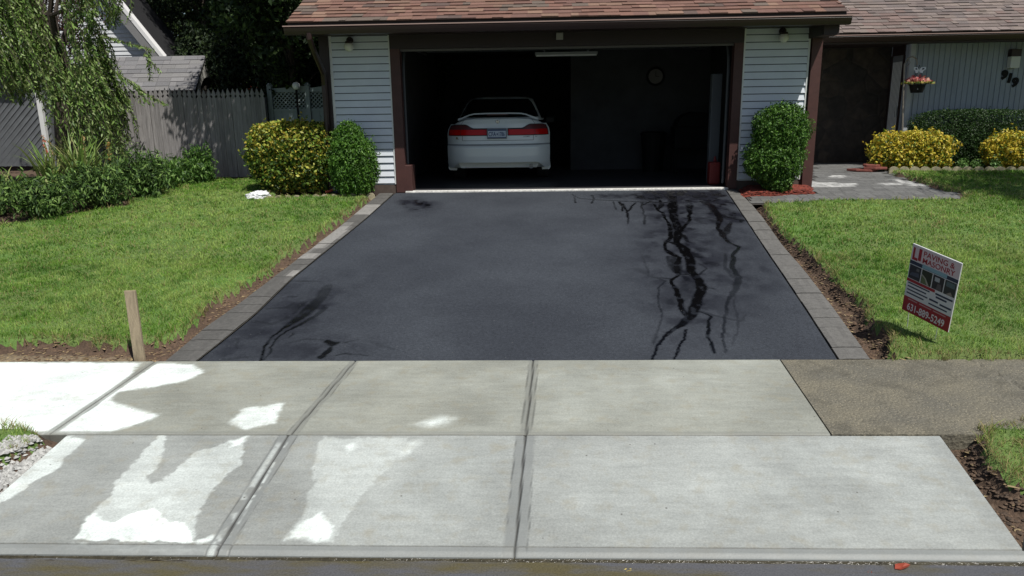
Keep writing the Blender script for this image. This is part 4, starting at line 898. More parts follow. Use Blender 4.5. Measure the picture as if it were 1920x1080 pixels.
    # chrome-white inner edge of plate recess
# seams
for z0, x in ((.712, .60),):
    surf('lid_seam', -x, x, f_(.708), f_(.714), M_seam, .004, 50, 1, trunk)
for sx in (-1, 1):
    surf('lid_seam', min(sx * .60, sx * .606), max(sx * .60, sx * .606), f_(.71), f_(.79), M_seam, .004, 3, 3, trunk)
    surf('lid_seam', min(sx * .672, sx * .678), max(sx * .672, sx * .678), f_(.975), f_(1.05), M_seam, .004, 3, 3, trunk)
# spoiler
sp = [(-.68, 1.075), (-.60, 1.10), (-.48, 1.145), (-.40, 1.162), (-.2, 1.168), (.2, 1.168), (.40, 1.162), (.48, 1.145), (.60, 1.10), (.68, 1.075)]
b = MB(); n0 = len(sp)
for (x, z) in sp:
    yb = .16 + .18 * abs(x) ** 3; t = .022 if abs(x) < .55 else .03
    b.v += [(x, yb, z), (x, yb - .02, z - t), (x, yb + .13, z - t), (x, yb + .13, z)]
for i in range(n0 - 1):
    for j in range(4): a = i * 4; b.f.append((a + j, a + (j + 1) % 4, a + 4 + (j + 1) % 4, a + 4 + j)); b.c.append((1, 1, 1))
b.f.append((0, 1, 2, 3)); b.c.append((1, 1, 1)); b.f.append(tuple(4 * (n0 - 1) + j for j in (3, 2, 1, 0))); b.c.append((1, 1, 1))
spo = b.build('spoiler', M_cp, car)
b = MB(); b.box(-.18, .18, .13, .20, 1.128, 1.146); b.build('brake_light', mat('dark brake lamp', (.05, .004, .004), .3), spo)
# emblem, plate, badges
b = MB(); b.lathe([(.03, 0), (.03, -.008)], 0, rear_y(0, 1.015) - .002, 1.02, 20, axis='y'); em = b.build('emblem', mat('emblem rim', (.25, .25, .26), .25, metal=.8), car)
b = MB(); b.box(-.018, -.008, rear_y(0, 1.02) - .016, rear_y(0, 1.02) - .008, 1.003, 1.036); b.box(.008, .018, rear_y(0, 1.02) - .016, rear_y(0, 1.02) - .008, 1.003, 1.036); b.box(-.010, .010, rear_y(0, 1.02) - .015, rear_y(0, 1.02) - .008, 1.016, 1.024); b.build('emblem_mark', mat('chrome', (.8, .8, .82), .2, metal=.6), em)
yp = .018
b = MB(); b.box(-.175, .155, yp, yp + .06, .742, .915); lp = b.build('license_plate', mat('plate frame', (.12, .15, .19), .4), car)
b = MB(); b.box(-.16, .14, yp - .004, yp + .01, .755, .892); b.build('plate_face', mat('plate white', (.50, .58, .68), .4), lp)
M_pb = mat('plate blue', (.02, .05, .16), .5)
b = MB(); b.box(-.16, .14, yp - .006, yp + .01, .872, .892); b.box(-.16, .14, yp - .006, yp + .01, .755, .768); b.build('plate_band', M_pb, lp)
RX = Matrix.Rotation(math.radians(90), 4, 'X')
text('plate_text', 'CFA', .098, M_pb, lp, Matrix.Translation((-.152, yp - .006, .785)) @ RX, .001, .70, 'LEFT', .0015)
text('plate_text', '1786', .098, M_pb, lp, Matrix.Translation((.012, yp - .006, .785)) @ RX, .001, .56, 'LEFT', .0015)
b = MB(); b.extrude([(-.012, .80), (.004, .80), (.006, .822), (-.004, .84), (-.014, .825)], yp - .007, yp); b.build('plate_emblem', M_pb, lp)
text('badge', 'ACCORD', .022, M_seam, car, Matrix.Translation((.40, rear_y(.48, .77) - .006, .762)) @ RX @ Matrix.Rotation(-.03, 4, 'Y'), .001, 1.5)
text('badge', 'EX', .022, M_seam, car, Matrix.Translation((.635, rear_y(.65, .77) - .008, .762)) @ RX @ Matrix.Rotation(-.1, 4, 'Y'), .001, 1.3)
b = MB(); yb = rear_y(.68, .76) - .01; b.box(-.715, -.69, yb, yb + .01, .735, .77); b.box(-.70, -.65, yb, yb + .01, .735, .742); b.build('dealer_badge', mat('gold badge', (.16, .15, .05), .4), car)
# exhaust, mud flaps
b = MB(); b.lathe([(.035, 0), (.035, -.12), (.028, -.12), (.028, -.02)], .56, .20, .27, 14, axis='y'); b.build('exhaust_pipe', M_metal, car)
for sx in (-1, 1):
    b = MB(); b.extrude([(sx * .73, .30), (sx * .885, .36), (sx * .895, .235), (sx * .875, .195), (sx * .75, .19)][::sx], .44, .46); b.build('mud_flap', M_cp, car)
    b = MB(); b.box(sx * .93 - .09, sx * .93 + .09, 3.05, 3.13, .93, 1.05); b.build('side_mirror', M_seam, car, bevel=.02)
    for yw in (1.05, 3.75):
        b = MB(); b.lathe([(.20, -.10), (.30, -.10), (.315, -.07), (.315, .07), (.30, .10), (.20, .10)], sx * .76, yw, .315, 26, axis='x'); wh = b.build('wheel', M_rub, car)
        b = MB(); b.lathe([(.195, -.095), (.19, .0), (.05, -.01)] if sx < 0 else [(.05, .01), (.19, .0), (.195, .095)], sx * .76, yw, .315, 20, axis='x'); b.build('rim', M_metal, wh)
# cabin: rings at rising height; glass panels picked by the direction they face
rings = [(1.03, .50, 3.60, .80), (1.10, .62, 3.35, .77), (1.22, .86, 3.05, .71), (1.34, 1.10, 2.72, .645), (1.405, 1.30, 2.50, .585), (1.44, 1.50, 2.35, .48), (1.45, 1.70, 2.2, .25)]
nseg = 56; V = []
for z, ya, yb, h in rings:
    for i in range(nseg):
        th = 2 * math.pi * i / nseg; c_, s_ = math.cos(th), math.sin(th); e_ = .42
        V.append((h * math.copysign(abs(c_) ** e_, c_), (ya + yb) / 2 + (yb - ya) / 2 * math.copysign(abs(s_) ** e_, s_), z))
Fb = [(r * nseg + i, r * nseg + (i + 1) % nseg, (r + 1) * nseg + (i + 1) % nseg, (r + 1) * nseg + i) for r in range(len(rings) - 1) for i in range(nseg)]
npmesh('cabin', V, Fb, M_cp, car, True)
def cabin_pt(z, u, rear):
    rz_ = [r[0] for r in rings]; ya, yb, h = (float(np.interp(z, rz_, [r[k] for r in rings])) for k in (1, 2, 3)); e_ = .42
    if rear: c_ = abs(u) ** (1 / e_); return (h * u, (ya + yb) / 2 - (yb - ya) / 2 * (1 - c_ * c_) ** (e_ / 2) - .012, z + .004)
    c_ = abs(u) ** (1 / e_); return (h * (1 - c_ * c_) ** (e_ / 2) + .008, (ya + yb) / 2 + (yb - ya) / 2 * u, z)
def glass(name, z0, z1, u0, u1, rear, flip=1):
    nu, nz = 40, 10; G_ = []
    for i in range(nz + 1):
        z = z0 + (z1 - z0) * i / nz; k_ = 1 - .05 * (i / nz) ** 3
        for j in range(nu):
            u = u0 + (u1 - u0) * j / (nu - 1); p = cabin_pt(z, u * k_, rear); G_.append((p[0] * flip, p[1], p[2]))
    a_ = (np.arange(nz)[:, None] * nu + np.arange(nu - 1)).ravel(); npmesh(name, G_, np.stack([a_, a_ + 1, a_ + nu + 1, a_ + nu], 1), M_glass, car, True)
glass('rear_window', 1.085, 1.40, -.90, .90, True)
for fl_ in (-1, 1):
    glass('side_window', 1.06, 1.37, -.76, -.02, False, fl_); glass('side_window', 1.06, 1.37, .02, .62, False, fl_)
b = MB(); b.face([(rings[-1][3] * math.cos(t), 1.95 + .25 * math.sin(t), 1.451) for t in np.linspace(0, 6.28, 24, endpoint=False)]); b.build('roof_panel', M_cp, car)

# ================================================================ contractor's yard sign
SC = .95
def sg(p): c = Vector((0, 0, 1.2555)); return c + (Vector(p) - c) * SC
TL, TR, BL = sg((3.059, 6.124, .124)), sg((3.240, 5.713, .039)), sg((3.096, 6.263, -.469))
U_ = (TR - TL); W_ = U_.length; U_.normalize(); D_ = (BL - TL); H_ = D_.length; D_.normalize(); Vv_ = -D_; Nn = U_.cross(Vv_)
SM = Matrix.Identity(4)
for i in range(3): SM[i][0] = U_[i]; SM[i][1] = Vv_[i]; SM[i][2] = Nn[i]; SM[i][3] = BL[i]
sign = empty('yard_sign', (0, 0, 0), 'tilted white and red paving and masonry yard sign stuck in the right lawn', 'yard sign'); sign.matrix_world = SM
def sb(name, x0, x1, y0, y1, m_, z0=.0045, z1=.0062, parent=None, poly=None):
    b = MB()
    if poly: 
        n = len(poly); b.v = [(p[0] * W_, p[1] * H_, z1) for p in poly]; b.f = [tuple(range(n))]; b.c = [(1, 1, 1)]
    else: b.box(x0 * W_, x1 * W_, y0 * H_, y1 * H_, z0, z1)
    return b.build(name, m_, parent or board)
M_sw = mat('sign white', (.62, .62, .63), .5); M_sr = mat('sign red', (.30, .015, .025), .5); M_sb = mat('sign navy', (.02, .03, .06), .5)
b = MB(); b.box(0, W_, 0, H_, -.0045, .0045); board = b.build('sign_board', M_sw, sign)
sb('header_panel', .015, .985, .775, .985, mat('sign blush', (.60, .50, .52), .5), .0046, .0052)
sb('navy_band', .0, 1, .715, .765, M_sb); sb('photo_strip_panel', .02, .98, .50, .712, M_sw, .0045, .0058)
sb('slogan_panel', .27, .78, .72, .772, mat('slogan blue', (.22, .36, .42), .5), .0045, .0068)
ph = [(.02, .265, (.02, .022, .03), (.06, .07, .10), (.12, .12, .12)), (.285, .50, (.02, .028, .014), (.10, .13, .06), (.30, .30, .24)), (.52, .745, (.022, .022, .026), (.09, .08, .085), (.34, .36, .38)), (.765, .985, (.025, .03, .028), (.08, .12, .13), (.26, .22, .19))]
for i, (x0, x1, c1, c2, c3) in enumerate(ph):
    sb('photo_panel', x0, x1, .505, .705, mat('photo dark', c1, .5), .0045, .0072)
    w_ = x1 - x0
    if i == 0: sb('photo_detail', 0, 0, 0, 0, mat('p', c2, .5), poly=[(x0 + .02, .55), (x0 + w_ - .02, .56), (x0 + w_ - .04, .62), (x0 + .06, .60)], z1=.0078); sb('photo_detail', x0 + w_ * .6, x0 + w_ * .85, .64, .68, mat('p', c3, .5), .0045, .0078)
    if i == 1: sb('photo_detail', 0, 0, 0, 0, mat('p', c2, .5), poly=[(x0 + .01, .51), (x0 + w_ * .8, .51), (x0 + w_ * .5, .58), (x0 + .01, .62)], z1=.0078); sb('photo_detail', 0, 0, 0, 0, mat('p', c3, .5), poly=[(x0 + w_ * .62, .51), (x0 + w_ * .85, .51), (x0 + w_ * .45, .60), (x0 + .01, .64), (x0 + .01, .62), (x0 + w_ * .4, .58)], z1=.0083)
    if i == 2: sb('photo_detail', x0 + .04, x0 + w_ * .62, .62, .68, mat('p', c3, .5), .0045, .0078); sb('photo_detail', 0, 0, 0, 0, mat('p', c2, .5), poly=[(x0 + w_ * .4, .51), (x0 + w_ - .02, .51), (x0 + w_ * .8, .60), (x0 + w_ * .5, .60)], z1=.0078)
    if i == 3: sb('photo_detail', x0 + .03, x1 - .02, .62, .69, mat('p', c2, .5), .0045, .0078); sb('photo_detail', 0, 0, 0, 0, mat('p', c3, .5), poly=[(x0 + .05, .51), (x1 - .03, .51), (x1 - .08, .56), (x0 + .1, .54)], z1=.0078)
sb('red_band', .0, .60, .455, .495, M_sr)
sb('red_footer', 0, 1, 0, .225, M_sr, .0045, .0058)
text('sign_text', 'L', .135, M_sr, board, Matrix.Translation((.012, H_ * .79, .006)), .0008, .72, 'LEFT', .005)
sb('sign_letter', .155, .215, .795, .965, M_sr)
text('sign_text', 'PAVING &', .062, M_sr, board, Matrix.Translation((.108, H_ * .885, .006)), .0008, 1.0, 'LEFT', .0004)
text('sign_text', 'MASONRY', .062, M_sr, board, Matrix.Translation((.108, H_ * .79, .006)), .0008, .98, 'LEFT', .0004)
for i, wd in enumerate((.46, .40, .44, .37)): sb('text_line', .04, .04 + wd, .425 - i * .05, .443 - i * .05, M_sb)
for x0, x1, y in ((.62, .97, .45), (.64, .86, .405), (.52, .70, .335), (.74, .97, .325), (.52, .90, .275)): sb('text_line', x0, x1, y - .012, y + .012 - (.006 if y < .3 else 0), M_sb)
for x0, x1 in ((.10, .30), (.34, .60), (.64, .90)): sb('text_line', x0, x1, .19, .205, mat('pinkish', (.45, .25, .25), .5), .0045, .0066)
text('sign_text', '631-889-5249', .088, mat('sign white lettering', (.72, .66, .68), .5), board, Matrix.Translation((W_ / 2, .022, .0062)), .0008, .70, 'CENTER', .0012)
M_wire = mat('galvanised wire', (.5, .52, .45), .4)
b = MB(); b.tube([(.06, .05, -.006), (.06, -.02, -.006), (.078, -.17, .0)], .0035, 6); b.build('wire_stake', M_wire, sign); b = MB(); b.tube([(W_ - .1, .05, -.006), (W_ - .1, -.15, -.004)], .0035, 6); b.build('wire_stake', M_wire, sign)

# ================================================================ small things in the yard
q = [(-3.154,5.474),(-3.384,5.813)]
e = empty('wooden_stake', (q[0][0], q[0][1], Hs(q[0][1]) - .03), 'weathered wooden stake leaning at the lawn edge beside the sidewalk joint', 'stake')
M_wood = mat('weathered stake wood', (.30, .24, .16), .85, .3, 14, .4, 50, stretch=(3, 3, .6))
S_top = [(-3.163,-0.077)]
b = MB(); dx = S_top[0][0] - q[0][0]; dz_ = S_top[0][1] - (Hs(q[0][1]) - .03)
dd = Matrix(((1, 0, dx / dz_, 0), (0, 1, .02, 0), (0, 0, 1, 0), (0, 0, 0, 1)))
b.box(-.043, .043, -.012, .012, -.05, dz_, M=dd); b.build('stake_post', M_wood, e, bevel=.003)
# crumpled white bag
def lump(name, c, sx, sy, sz, mt, seed, amp=.35, n=26, m_=14):
    th = np.linspace(0, 2 * np.pi, n, endpoint=False); ph = np.linspace(.02, np.pi * .98, m_); T, Pp = np.meshgrid(th, ph)
    x, y, z = np.cos(T) * np.sin(Pp), np.sin(T) * np.sin(Pp), np.cos(Pp)
    r = 1 + amp * (fbm(x * 2.5 + seed, y * 2.5 + z * 2, seed) - .5) + amp * 1.1 * np.abs(fbm(x * 6 + z * 4, y * 6 + seed - z * 2, seed + 3) - .5)
    V = np.stack([x * r * sx, y * r * sy, np.maximum(z, -.35) * r * sz + .35 * sz], -1).reshape(-1, 3)
    i, j = np.meshgrid(np.arange(m_ - 1), np.arange(n), indexing='ij'); a = i * n + j; b_ = i * n + (j + 1) % n
    F = np.stack([a, a + n, b_ + n, b_], -1).reshape(-1, 4)
    o = npmesh(name, V, F, mt, None, True); o.location = c; return o
q = [(-4.276,11.203),(-3.189,11.529)]
x, y = q[0]; o = lump('plastic_bag', (x, y - .02, Hs(y) + .03), .16, .10, .075, mat('white plastic bag', (.72, .72, .74), .4), 3, .9, 64, 34)
o.rotation_euler = (0, -.18, .1); tag(o, 'crumpled white plastic bag on the grass by the golden hedge', 'bag')
x, y = q[1]
e = empty('hand_tools', (x, y, Hs(y) + .04), 'small heap of garden gloves and a trowel with orange grip under the hedge', 'garden tools')
o = lump('glove', (.05, .05, .0), .10, .06, .05, mat('navy glove', (.03, .04, .07), .8), 5, .8); o.parent = e
o = lump('glove', (.11, .0, .03), .07, .05, .05, mat('grey glove', (.35, .36, .38), .8), 8, .8); o.parent = e
b = MB(); b.tube([(-.12, -.06, .02), (-.05, -.03, .03), (-.02, .0, .05)], .016, 8); b.build('trowel_grip', mat('orange grip', (.50, .10, .05), .5), e)
b = MB(); b.tube([(-.02, .0, .05), (.06, -.03, .08), (.13, -.04, .12)], [.010, .03, .008], 8); b.build('trowel_blade', mat('pale blade', (.5, .52, .5), .4), e)
# fallen leaves at the kerb
def leaf(px, py, z, s, col, label, rz):
    V = [(-1, 0, .1), (-.5, .45, .35), (.1, .55, .1), (.7, .25, .3), (1.1, 0, .05), (.6, -.3, .25), (0, -.5, .45), (-.6, -.4, .2), (0, 0, 0)]
    b = MB(); c_, s_ = math.cos(rz), math.sin(rz)
    P = [(a * s * c_ - b2 * s * s_, a * s * s_ + b2 * s * c_, h * s * .6) for a, b2, h in V]
    for i in range(8): b.face([P[8], P[i], P[(i + 1) % 8]])
    o = b.build('fallen_leaf', mat('leaf ' + label[:5], col, .5), bevel=0); o.location = (px, py, z); md = o.modifiers.new('t', 'SOLIDIFY'); md.thickness = .001
    tag(o, label, 'leaf', 'fallen leaves along the kerb')
x, y = 1.66, 3.095
leaf(x, y, -.832, .045, (.28, .05, .025), 'large reddish brown curled leaf lying against the kerb on the wet street', .4)
leaf(1.50, 3.06, -.836, .018, (.22, .05, .03), 'tiny reddish leaf left of the large curled red leaf at the kerb', 1.0)
leaf(.40, 3.06, -.836, .022, (.55, .42, .10), 'small yellow leaf in the gutter right of the middle apron joint', .2)
# scalloped bed edging
M_edge = mat('buff cast edging', (.34, .30, .20), .9, .25, 20, .4, 60)
edge0 = None
def edging(x, y, rz, n, label, group, wd=.17, h=.10):
    b = MB(); 
    for i in range(n):
        c0 = i * wd + wd / 2; pts_ = [(c0 - wd / 2 + .002, -.06), (c0 + wd / 2 - .002, -.06)] + [(c0 + (wd / 2 - .002) * math.cos(a), h - wd * .42 + wd * .42 * math.sin(a)) for a in np.linspace(0, math.pi, 9)]
        b.extrude(pts_, -.022, .022)
    o = b.build('edging_block', M_edge); o.location = (x, y, Hs(y) + .02); o.rotation_euler = (0, 0, rz); return tag(o, label, 'edging', group)
q = [(6.213,13.593),(8.38,13.294)]
a0, a1 = Vector(q[0]), Vector(q[1]); rz = math.atan2(a1.y - a0.y, a1.x - a0.x); dirv = (a1 - a0).normalized(); o0 = None
for i in range(7):
    p = a0 + dirv * (i * .69)
    lb = ('leftmost scalloped edging block by the red flagstones', 'scalloped edging block before the middle of the left yellow shrub', 'scalloped edging block at the right end of the left yellow shrub', 'scalloped edging block in front of the dark hedge gap', 'scalloped edging block just left of the right yellow shrub', 'rightmost visible scalloped edging block under the right yellow shrub', 'scalloped edging block cut off by the right edge of the photo')[i]
    if o0 is None: o0 = edging(p.x, p.y, rz, 4, lb, 'scalloped edging before the yellow shrubs')
    else: o = o0.copy(); C.objects.link(o); o.location = (p.x, p.y, Hs(p.y) + .02); o['label'] = lb
q = [(-4.154,11.16),(-2.53,11.303)]
a0, a1 = Vector(q[0]), Vector(q[1]); rz2 = math.atan2(a1.y - a0.y, a1.x - a0.x); dirv = (a1 - a0).normalized(); o1 = None
for i in range(3):
    p = a0 + dirv * (i * .56)
    lb = ('low scalloped edging block beside the white plastic bag', 'low scalloped edging block under the middle of the golden hedge', 'low scalloped edging block nearest the garden gloves and arborvitae')[i]
    if o1 is None: o1 = edging(p.x, p.y, rz2, 4, lb, 'scalloped edging before the golden hedge', .135, .06)
    else: o = o1.copy(); C.objects.link(o); o.location = (p.x, p.y, Hs(p.y) + .02); o['label'] = lb
# stacked red flagstones at the entry
M_flag = mat('red flagstone', (.20, .06, .045), .8, .3, 12, .4, 40)
q = [(6.024,13.897)]; fx, fy = q[0]; R = random.Random(4)
labs = ['lowest dull red flagstone of the loose pile by the front walk', 'middle red flagstone lying crooked in the pile by the front walk', 'topmost long thin red flagstone of the pile by the front walk']
for i, lb in enumerate(labs):
    a = i * .5 - .3; n = 6; pts_ = [(math.cos(t) * (.26 - .03 * i) * R.uniform(.8, 1.15), math.sin(t) * .16 * R.uniform(.8, 1.1)) for t in np.linspace(0, 6.28, n, endpoint=False)]
    b = MB(); b.v = [(x, y, 0) for x, y in pts_] + [(x, y, .04) for x, y in pts_]; b.f = [tuple(range(n))[::-1], tuple(range(n, 2 * n))] + [(k, (k + 1) % n, n + (k + 1) % n, n + k) for k in range(n)]; b.c = [(1, 1, 1)] * len(b.f)
    o = b.build('flagstone', M_flag, bevel=.006); o.location = (fx + (-.12, .08, 0.02)[i], fy + (0, -.03, .02)[i], Hs(fy) + .01 + .042 * i); o.rotation_euler = (.03 * (i - 1), .02, a); tag(o, lb, 'flagstone', 'red flagstones piled by the front walk')
# shepherd's hook with hanging flower pot
HY = 14.6
hk = [(6.854,0.665),(6.811,1.154),(6.759,1.921),(6.815,2.024),(6.889,2.051),(6.961,2.012),(6.989,1.936),(6.983,1.898)]
pot = [(7.033,1.536),(7.048,1.402),(7.169,1.534),(7.137,1.391),(7.023,1.632),(7.023,1.803),(6.925,1.633),(7.178,1.629)]
hook = empty('plant_hook', (hk[0][0], HY, .03), 'tall dark curved plant hook standing beside the house corner', 'plant hook')
b = MB(); b.tube([(x - hk[0][0], 0, z - .03) for x, z in [(hk[0][0] - .01, .03)] + hk], .014, 8)
b.tube([(hk[2][0] - hk[0][0], 0, hk[2][1] - .1), (hk[2][0] - hk[0][0] + .06, 0, hk[2][1] - .06), (hk[2][0] - hk[0][0] + .10, 0, hk[2][1] + .0), (hk[2][0] - hk[0][0] + .07, 0, hk[2][1] + .03)], .006, 6); b.build('hook_rod', mat('hook metal', (.22, .20, .17), .5), hook)
px_, pz = pot[0]; rt = pot[2][0] - px_; rb = pot[3][0] - px_; h = pot[0][1] - pot[1][1]
fp = empty('hanging_pot', (px_, HY, pot[1][1]), 'black pot of pink flowers hanging from the curved plant hook', 'flower pot')
b = MB(); b.lathe([(rb, 0), (rt, h), (rt + .012, h), (rt + .012, h + .02), (rt - .005, h + .02)], 0, 0, 0, 20); pb = b.build('pot', M_black, fp)
b = MB(); b.box(-.045, .0, -rt + .022, -rt + .03, h * .45, h * .62); b.build('pot_label', M_white, pb)
b = MB()
for s in (-1, 1): b.tube([(s * rt, 0, h), (0.0, 0, hk[-1][1] - pot[1][1])], .003, 4)
b.tube([(0, rt, h), (0, 0, hk[-1][1] - pot[1][1])], .003, 4); b.build('hanger_wire', M_black, fp)
n = 420; R = np.random.default_rng(5); P = []; Fq = []; cols = []
for i in range(n):
    a = R.uniform(0, 6.28); r = .27 * math.sqrt(R.random()); zc = h + .02 + .16 * (1 - (r / .27) ** 2) * R.random() + .02; s = R.uniform(.015, .03); c0 = np.array([r * math.cos(a), r * math.sin(a), zc])
    u = R.normal(size=3); u /= np.linalg.norm(u); v = np.cross(u, R.normal(size=3)); v /= np.linalg.norm(v); k0 = len(P)
    P += [c0 - u * s, c0 - v * s, c0 + u * s, c0 + v * s]; Fq.append([k0, k0 + 1, k0 + 2, k0 + 3])
    low = zc < h + .07; cols += [[(.45, .36, .10), (.14, .22, .04)][R.integers(2)] if low else [(.62, .16, .16), (.70, .30, .28), (.55, .12, .16), (.75, .45, .35)][R.integers(4)]] * 4
npmesh('flowers', P, Fq, mat('petals', (1, 1, 1), .6, attr=True, sss=.3), fp, col=np.array(cols))
# butterfly pick
bx, bz = pot[5]
e = empty('butterfly_ornament', (bx, HY - .02, bz), 'pale blue and white butterfly ornament above the hanging pot', 'ornament')
for s in (-1, 1):
    b = MB(); b.v = [(0, 0, 0), (s * .03, -.01, .05), (s * .10, -.03, .06), (s * .11, -.03, .02), (s * .07, -.02, -.015), (s * .06, -.02, -.05), (s * .02, -.005, -.04)]; b.f = [tuple(range(7))]; b.c = [(1, 1, 1)]; o = b.build('wing', mat('ornament enamel', (.62, .68, .74), .3), e); o.modifiers.new('s', 'SOLIDIFY').thickness = .004
    b = MB(); b.v = [(s * .04, -.024, .03), (s * .075, -.034, .045), (s * .08, -.034, .02), (s * .05, -.026, .008)]; b.f = [(0, 1, 2, 3)]; b.c = [(1, 1, 1)]; o = b.build('wing_spot', mat('wing spot', (.03, .05, .08), .4), e); o.modifiers.new('s', 'SOLIDIFY').thickness = .003
b = MB(); b.tube([(0, 0, -.16), (0, 0, .03)], .005, 5); b.build('ornament_stem', M_metal, e)
# ================================================================ vegetation
M_leaf = mat('leaf', (1, 1, 1), .5, attr=True, sss=.3, spec=.4)
M_leafd = mat('dark leaf', (1, 1, 1), .6, attr=True, sss=.12, spec=.25)
M_bark = mat('bark', (.065, .05, .04), .9, .35, 12, .6, 30, stretch=(2, 2, .5))
def leafmesh(name, P, Nr, size, aspect, cols, mt, parent, R, updir=None, fold=.25):
    """one folded diamond per leaf. P (n,3) positions, Nr (n,3) facing direction, updir: long-axis bias"""
    n = len(P); Nr = Nr / np.linalg.norm(Nr, axis=1, keepdims=True)
    T = R.normal(size=(n, 3)) if updir is None else R.normal(size=(n, 3)) * .45 + np.asarray(updir)
    T -= (T * Nr).sum(1)[:, None] * Nr; T /= np.linalg.norm(T, axis=1, keepdims=True); B = np.cross(Nr, T)
    s = (size * R.uniform(.6, 1.25, n))[:, None]; w_ = s * aspect
    V = np.empty((n, 4, 3)); V[:, 0] = P - T * s * .5; V[:, 1] = P + B * w_ * .5 + Nr * w_ * fold + T * s * .05; V[:, 2] = P + T * s * .5; V[:, 3] = P - B * w_ * .5 + Nr * w_ * fold + T * s * .05
    k = np.arange(n)[:, None] * 4; F = np.concatenate([k + np.array([0, 1, 2]), k + np.array([0, 2, 3])])
    return npmesh(name, V.reshape(-1, 3), F, mt, parent, True, col=np.repeat(cols, 4, 0))
def shell(lobes, n, R, depth=.22, rough=.12, freq=3.0, zmin=.0, grain=14):
    """points in the outer shell of superellipsoid lobes (cx,cy,cz,rx,ry,rz,e) with an uneven outline"""
    out, nor = [], []; wts = np.array([l[3] * l[5] + l[4] * l[5] + l[3] * l[4] for l in lobes]); cnt = (n * wts / wts.sum()).astype(int)
    for (cx, cy, cz, rx, ry, rz, e), m_ in zip(lobes, cnt):
        d = R.normal(size=(m_, 3)); d /= np.linalg.norm(d, axis=1, keepdims=True)
        rr = (np.abs(d[:, 0]) ** e + np.abs(d[:, 1]) ** e + np.abs(d[:, 2]) ** e) ** (-1 / e)
        nz_ = fbm(d[:, 0] * freq + cx * 3 + 9, d[:, 1] * freq + d[:, 2] * freq * 1.3 + cz + 5, 5) - .5
        gr = vn(d[:, 0] * grain + 3, d[:, 2] * grain + d[:, 1] * grain, 9) - .5
        r = rr * (1 + rough * 2 * nz_ + rough * 1.5 * gr) * (1 - depth * R.random(m_) ** 1.6)
        p = d * r[:, None] * np.array([rx, ry, rz]) + np.array([cx, cy, cz])
        g = np.sign(d) * np.abs(d) ** (e - 1) / np.array([rx, ry, rz]); g /= np.linalg.norm(g, axis=1, keepdims=True)
        out.append(p); nor.append(g)
    P, G_ = np.concatenate(out), np.concatenate(nor); k = P[:, 2] > zmin
    return P[k], G_[k]
def pick(cols, R, n): return np.array(cols)[R.integers(0, len(cols), n)] * R.uniform(.75, 1.25, n)[:, None]
def stems(root, R, n, r, h, mt=None, spread=.6):
    b = MB()
    for i in range(n):
        a = R.uniform(0, 6.28); d = R.uniform(.1, 1) * spread
        b.tube([(0.04 * math.cos(a), .04 * math.sin(a), -.02), (d * .4 * math.cos(a), d * .4 * math.sin(a), h * .5), (d * math.cos(a), d * math.sin(a), h)], [r, r * .7, r * .35], 5)
    return b.build('branches', mt or M_bark, root)
def shrub(name, x, y, lobes, n, size, aspect, colf, label, cat, group, seed, depth=.25, rough=.12, updir=None, outw=.45, nst=9, h=.8, mt=None, freq=3, spread=.3, stemr=.014):
    R = np.random.default_rng(seed); root = empty(name, (x, y, Hs(y)), label, cat, group)
    P, G_ = shell(lobes, n, R, depth, rough, freq, .02); P2, G2 = shell([l[:3] + tuple(v * .93 for v in l[3:6]) + l[6:] for l in lobes], n // 2, R, .5, rough, freq, .02); P, G_ = np.concatenate([P, P2]), np.concatenate([G_, G2]); N_ = G_ * outw + R.normal(size=P.shape) * .6 + np.array([0, 0, .25])
    if n > 2000:      # stray shoots standing out of the clipped outline
        ns = 70 if n > 6000 else 45; S0, SG = shell(lobes, ns * 3, R, .02, rough, freq, .15); k = R.permutation(len(S0))[:ns]; S0, SG = S0[k], SG[k]; dv = SG * .7 + R.normal(size=SG.shape) * .35 + np.array([0, 0, .6]); dv /= np.linalg.norm(dv, axis=1, keepdims=True)
        ln = R.uniform(.5, 1.6, len(S0))[:, None] * size * 1.5; SP = np.concatenate([S0 + dv * ln * t + R.normal(0, size * .22, S0.shape) for t in np.linspace(-.3, 1, 9)]); P = np.concatenate([P, SP]); N_ = np.concatenate([N_, R.normal(size=SP.shape)]); G_ = np.concatenate([G_] + [SG] * 9)
    leafmesh('foliage', P, N_, size, aspect, colf(P, G_, R), mt or M_leaf, root, R, updir); stems(root, R, nst, stemr, h, spread=spread); return root
# golden variegated hedge left of the garage
q = [(-4.546,0.525),(-3.118,0.506),(-3.82,1.013),(-3.915,-0.075)]
hx0, hx1, hz1 = q[0][0], q[1][0], q[2][1]; hw_g = (hx1 - hx0) / 2; hc = (hx0 + hx1) / 2; hy = 11.86
def gold(P, G_, R):
    n = len(P); t = P[:, 2] / 1.15; pr = .30 + .45 * ss(t, .45, .95) + .35 * (fbm(P[:, 0] * 4, P[:, 2] * 4 + P[:, 1] * 2, 6) - .5)
    y_ = R.random(n) < pr; a = pick([(.40, .40, .05), (.50, .48, .09), (.30, .36, .05), (.44, .34, .05)], R, n); g = pick([(.06, .12, .018), (.11, .20, .025), (.18, .29, .04), (.035, .07, .015)], R, n)
    return np.where(y_[:, None], a, g)
zt_ = hz1 - Hs(hy)
shrub('golden_hedge', hc, hy, [(0, 0, zt_ * .60, hw_g, .46, zt_ * .46, 4.5), (.03, 0, zt_ * .30, hw_g * .86, .38, zt_ * .32, 3)], 17000, .058, .6, gold, 'clipped golden and green variegated hedge by the garage corner', 'hedge', None, 31, depth=.25, rough=.10, nst=14, h=.9, spread=.6)
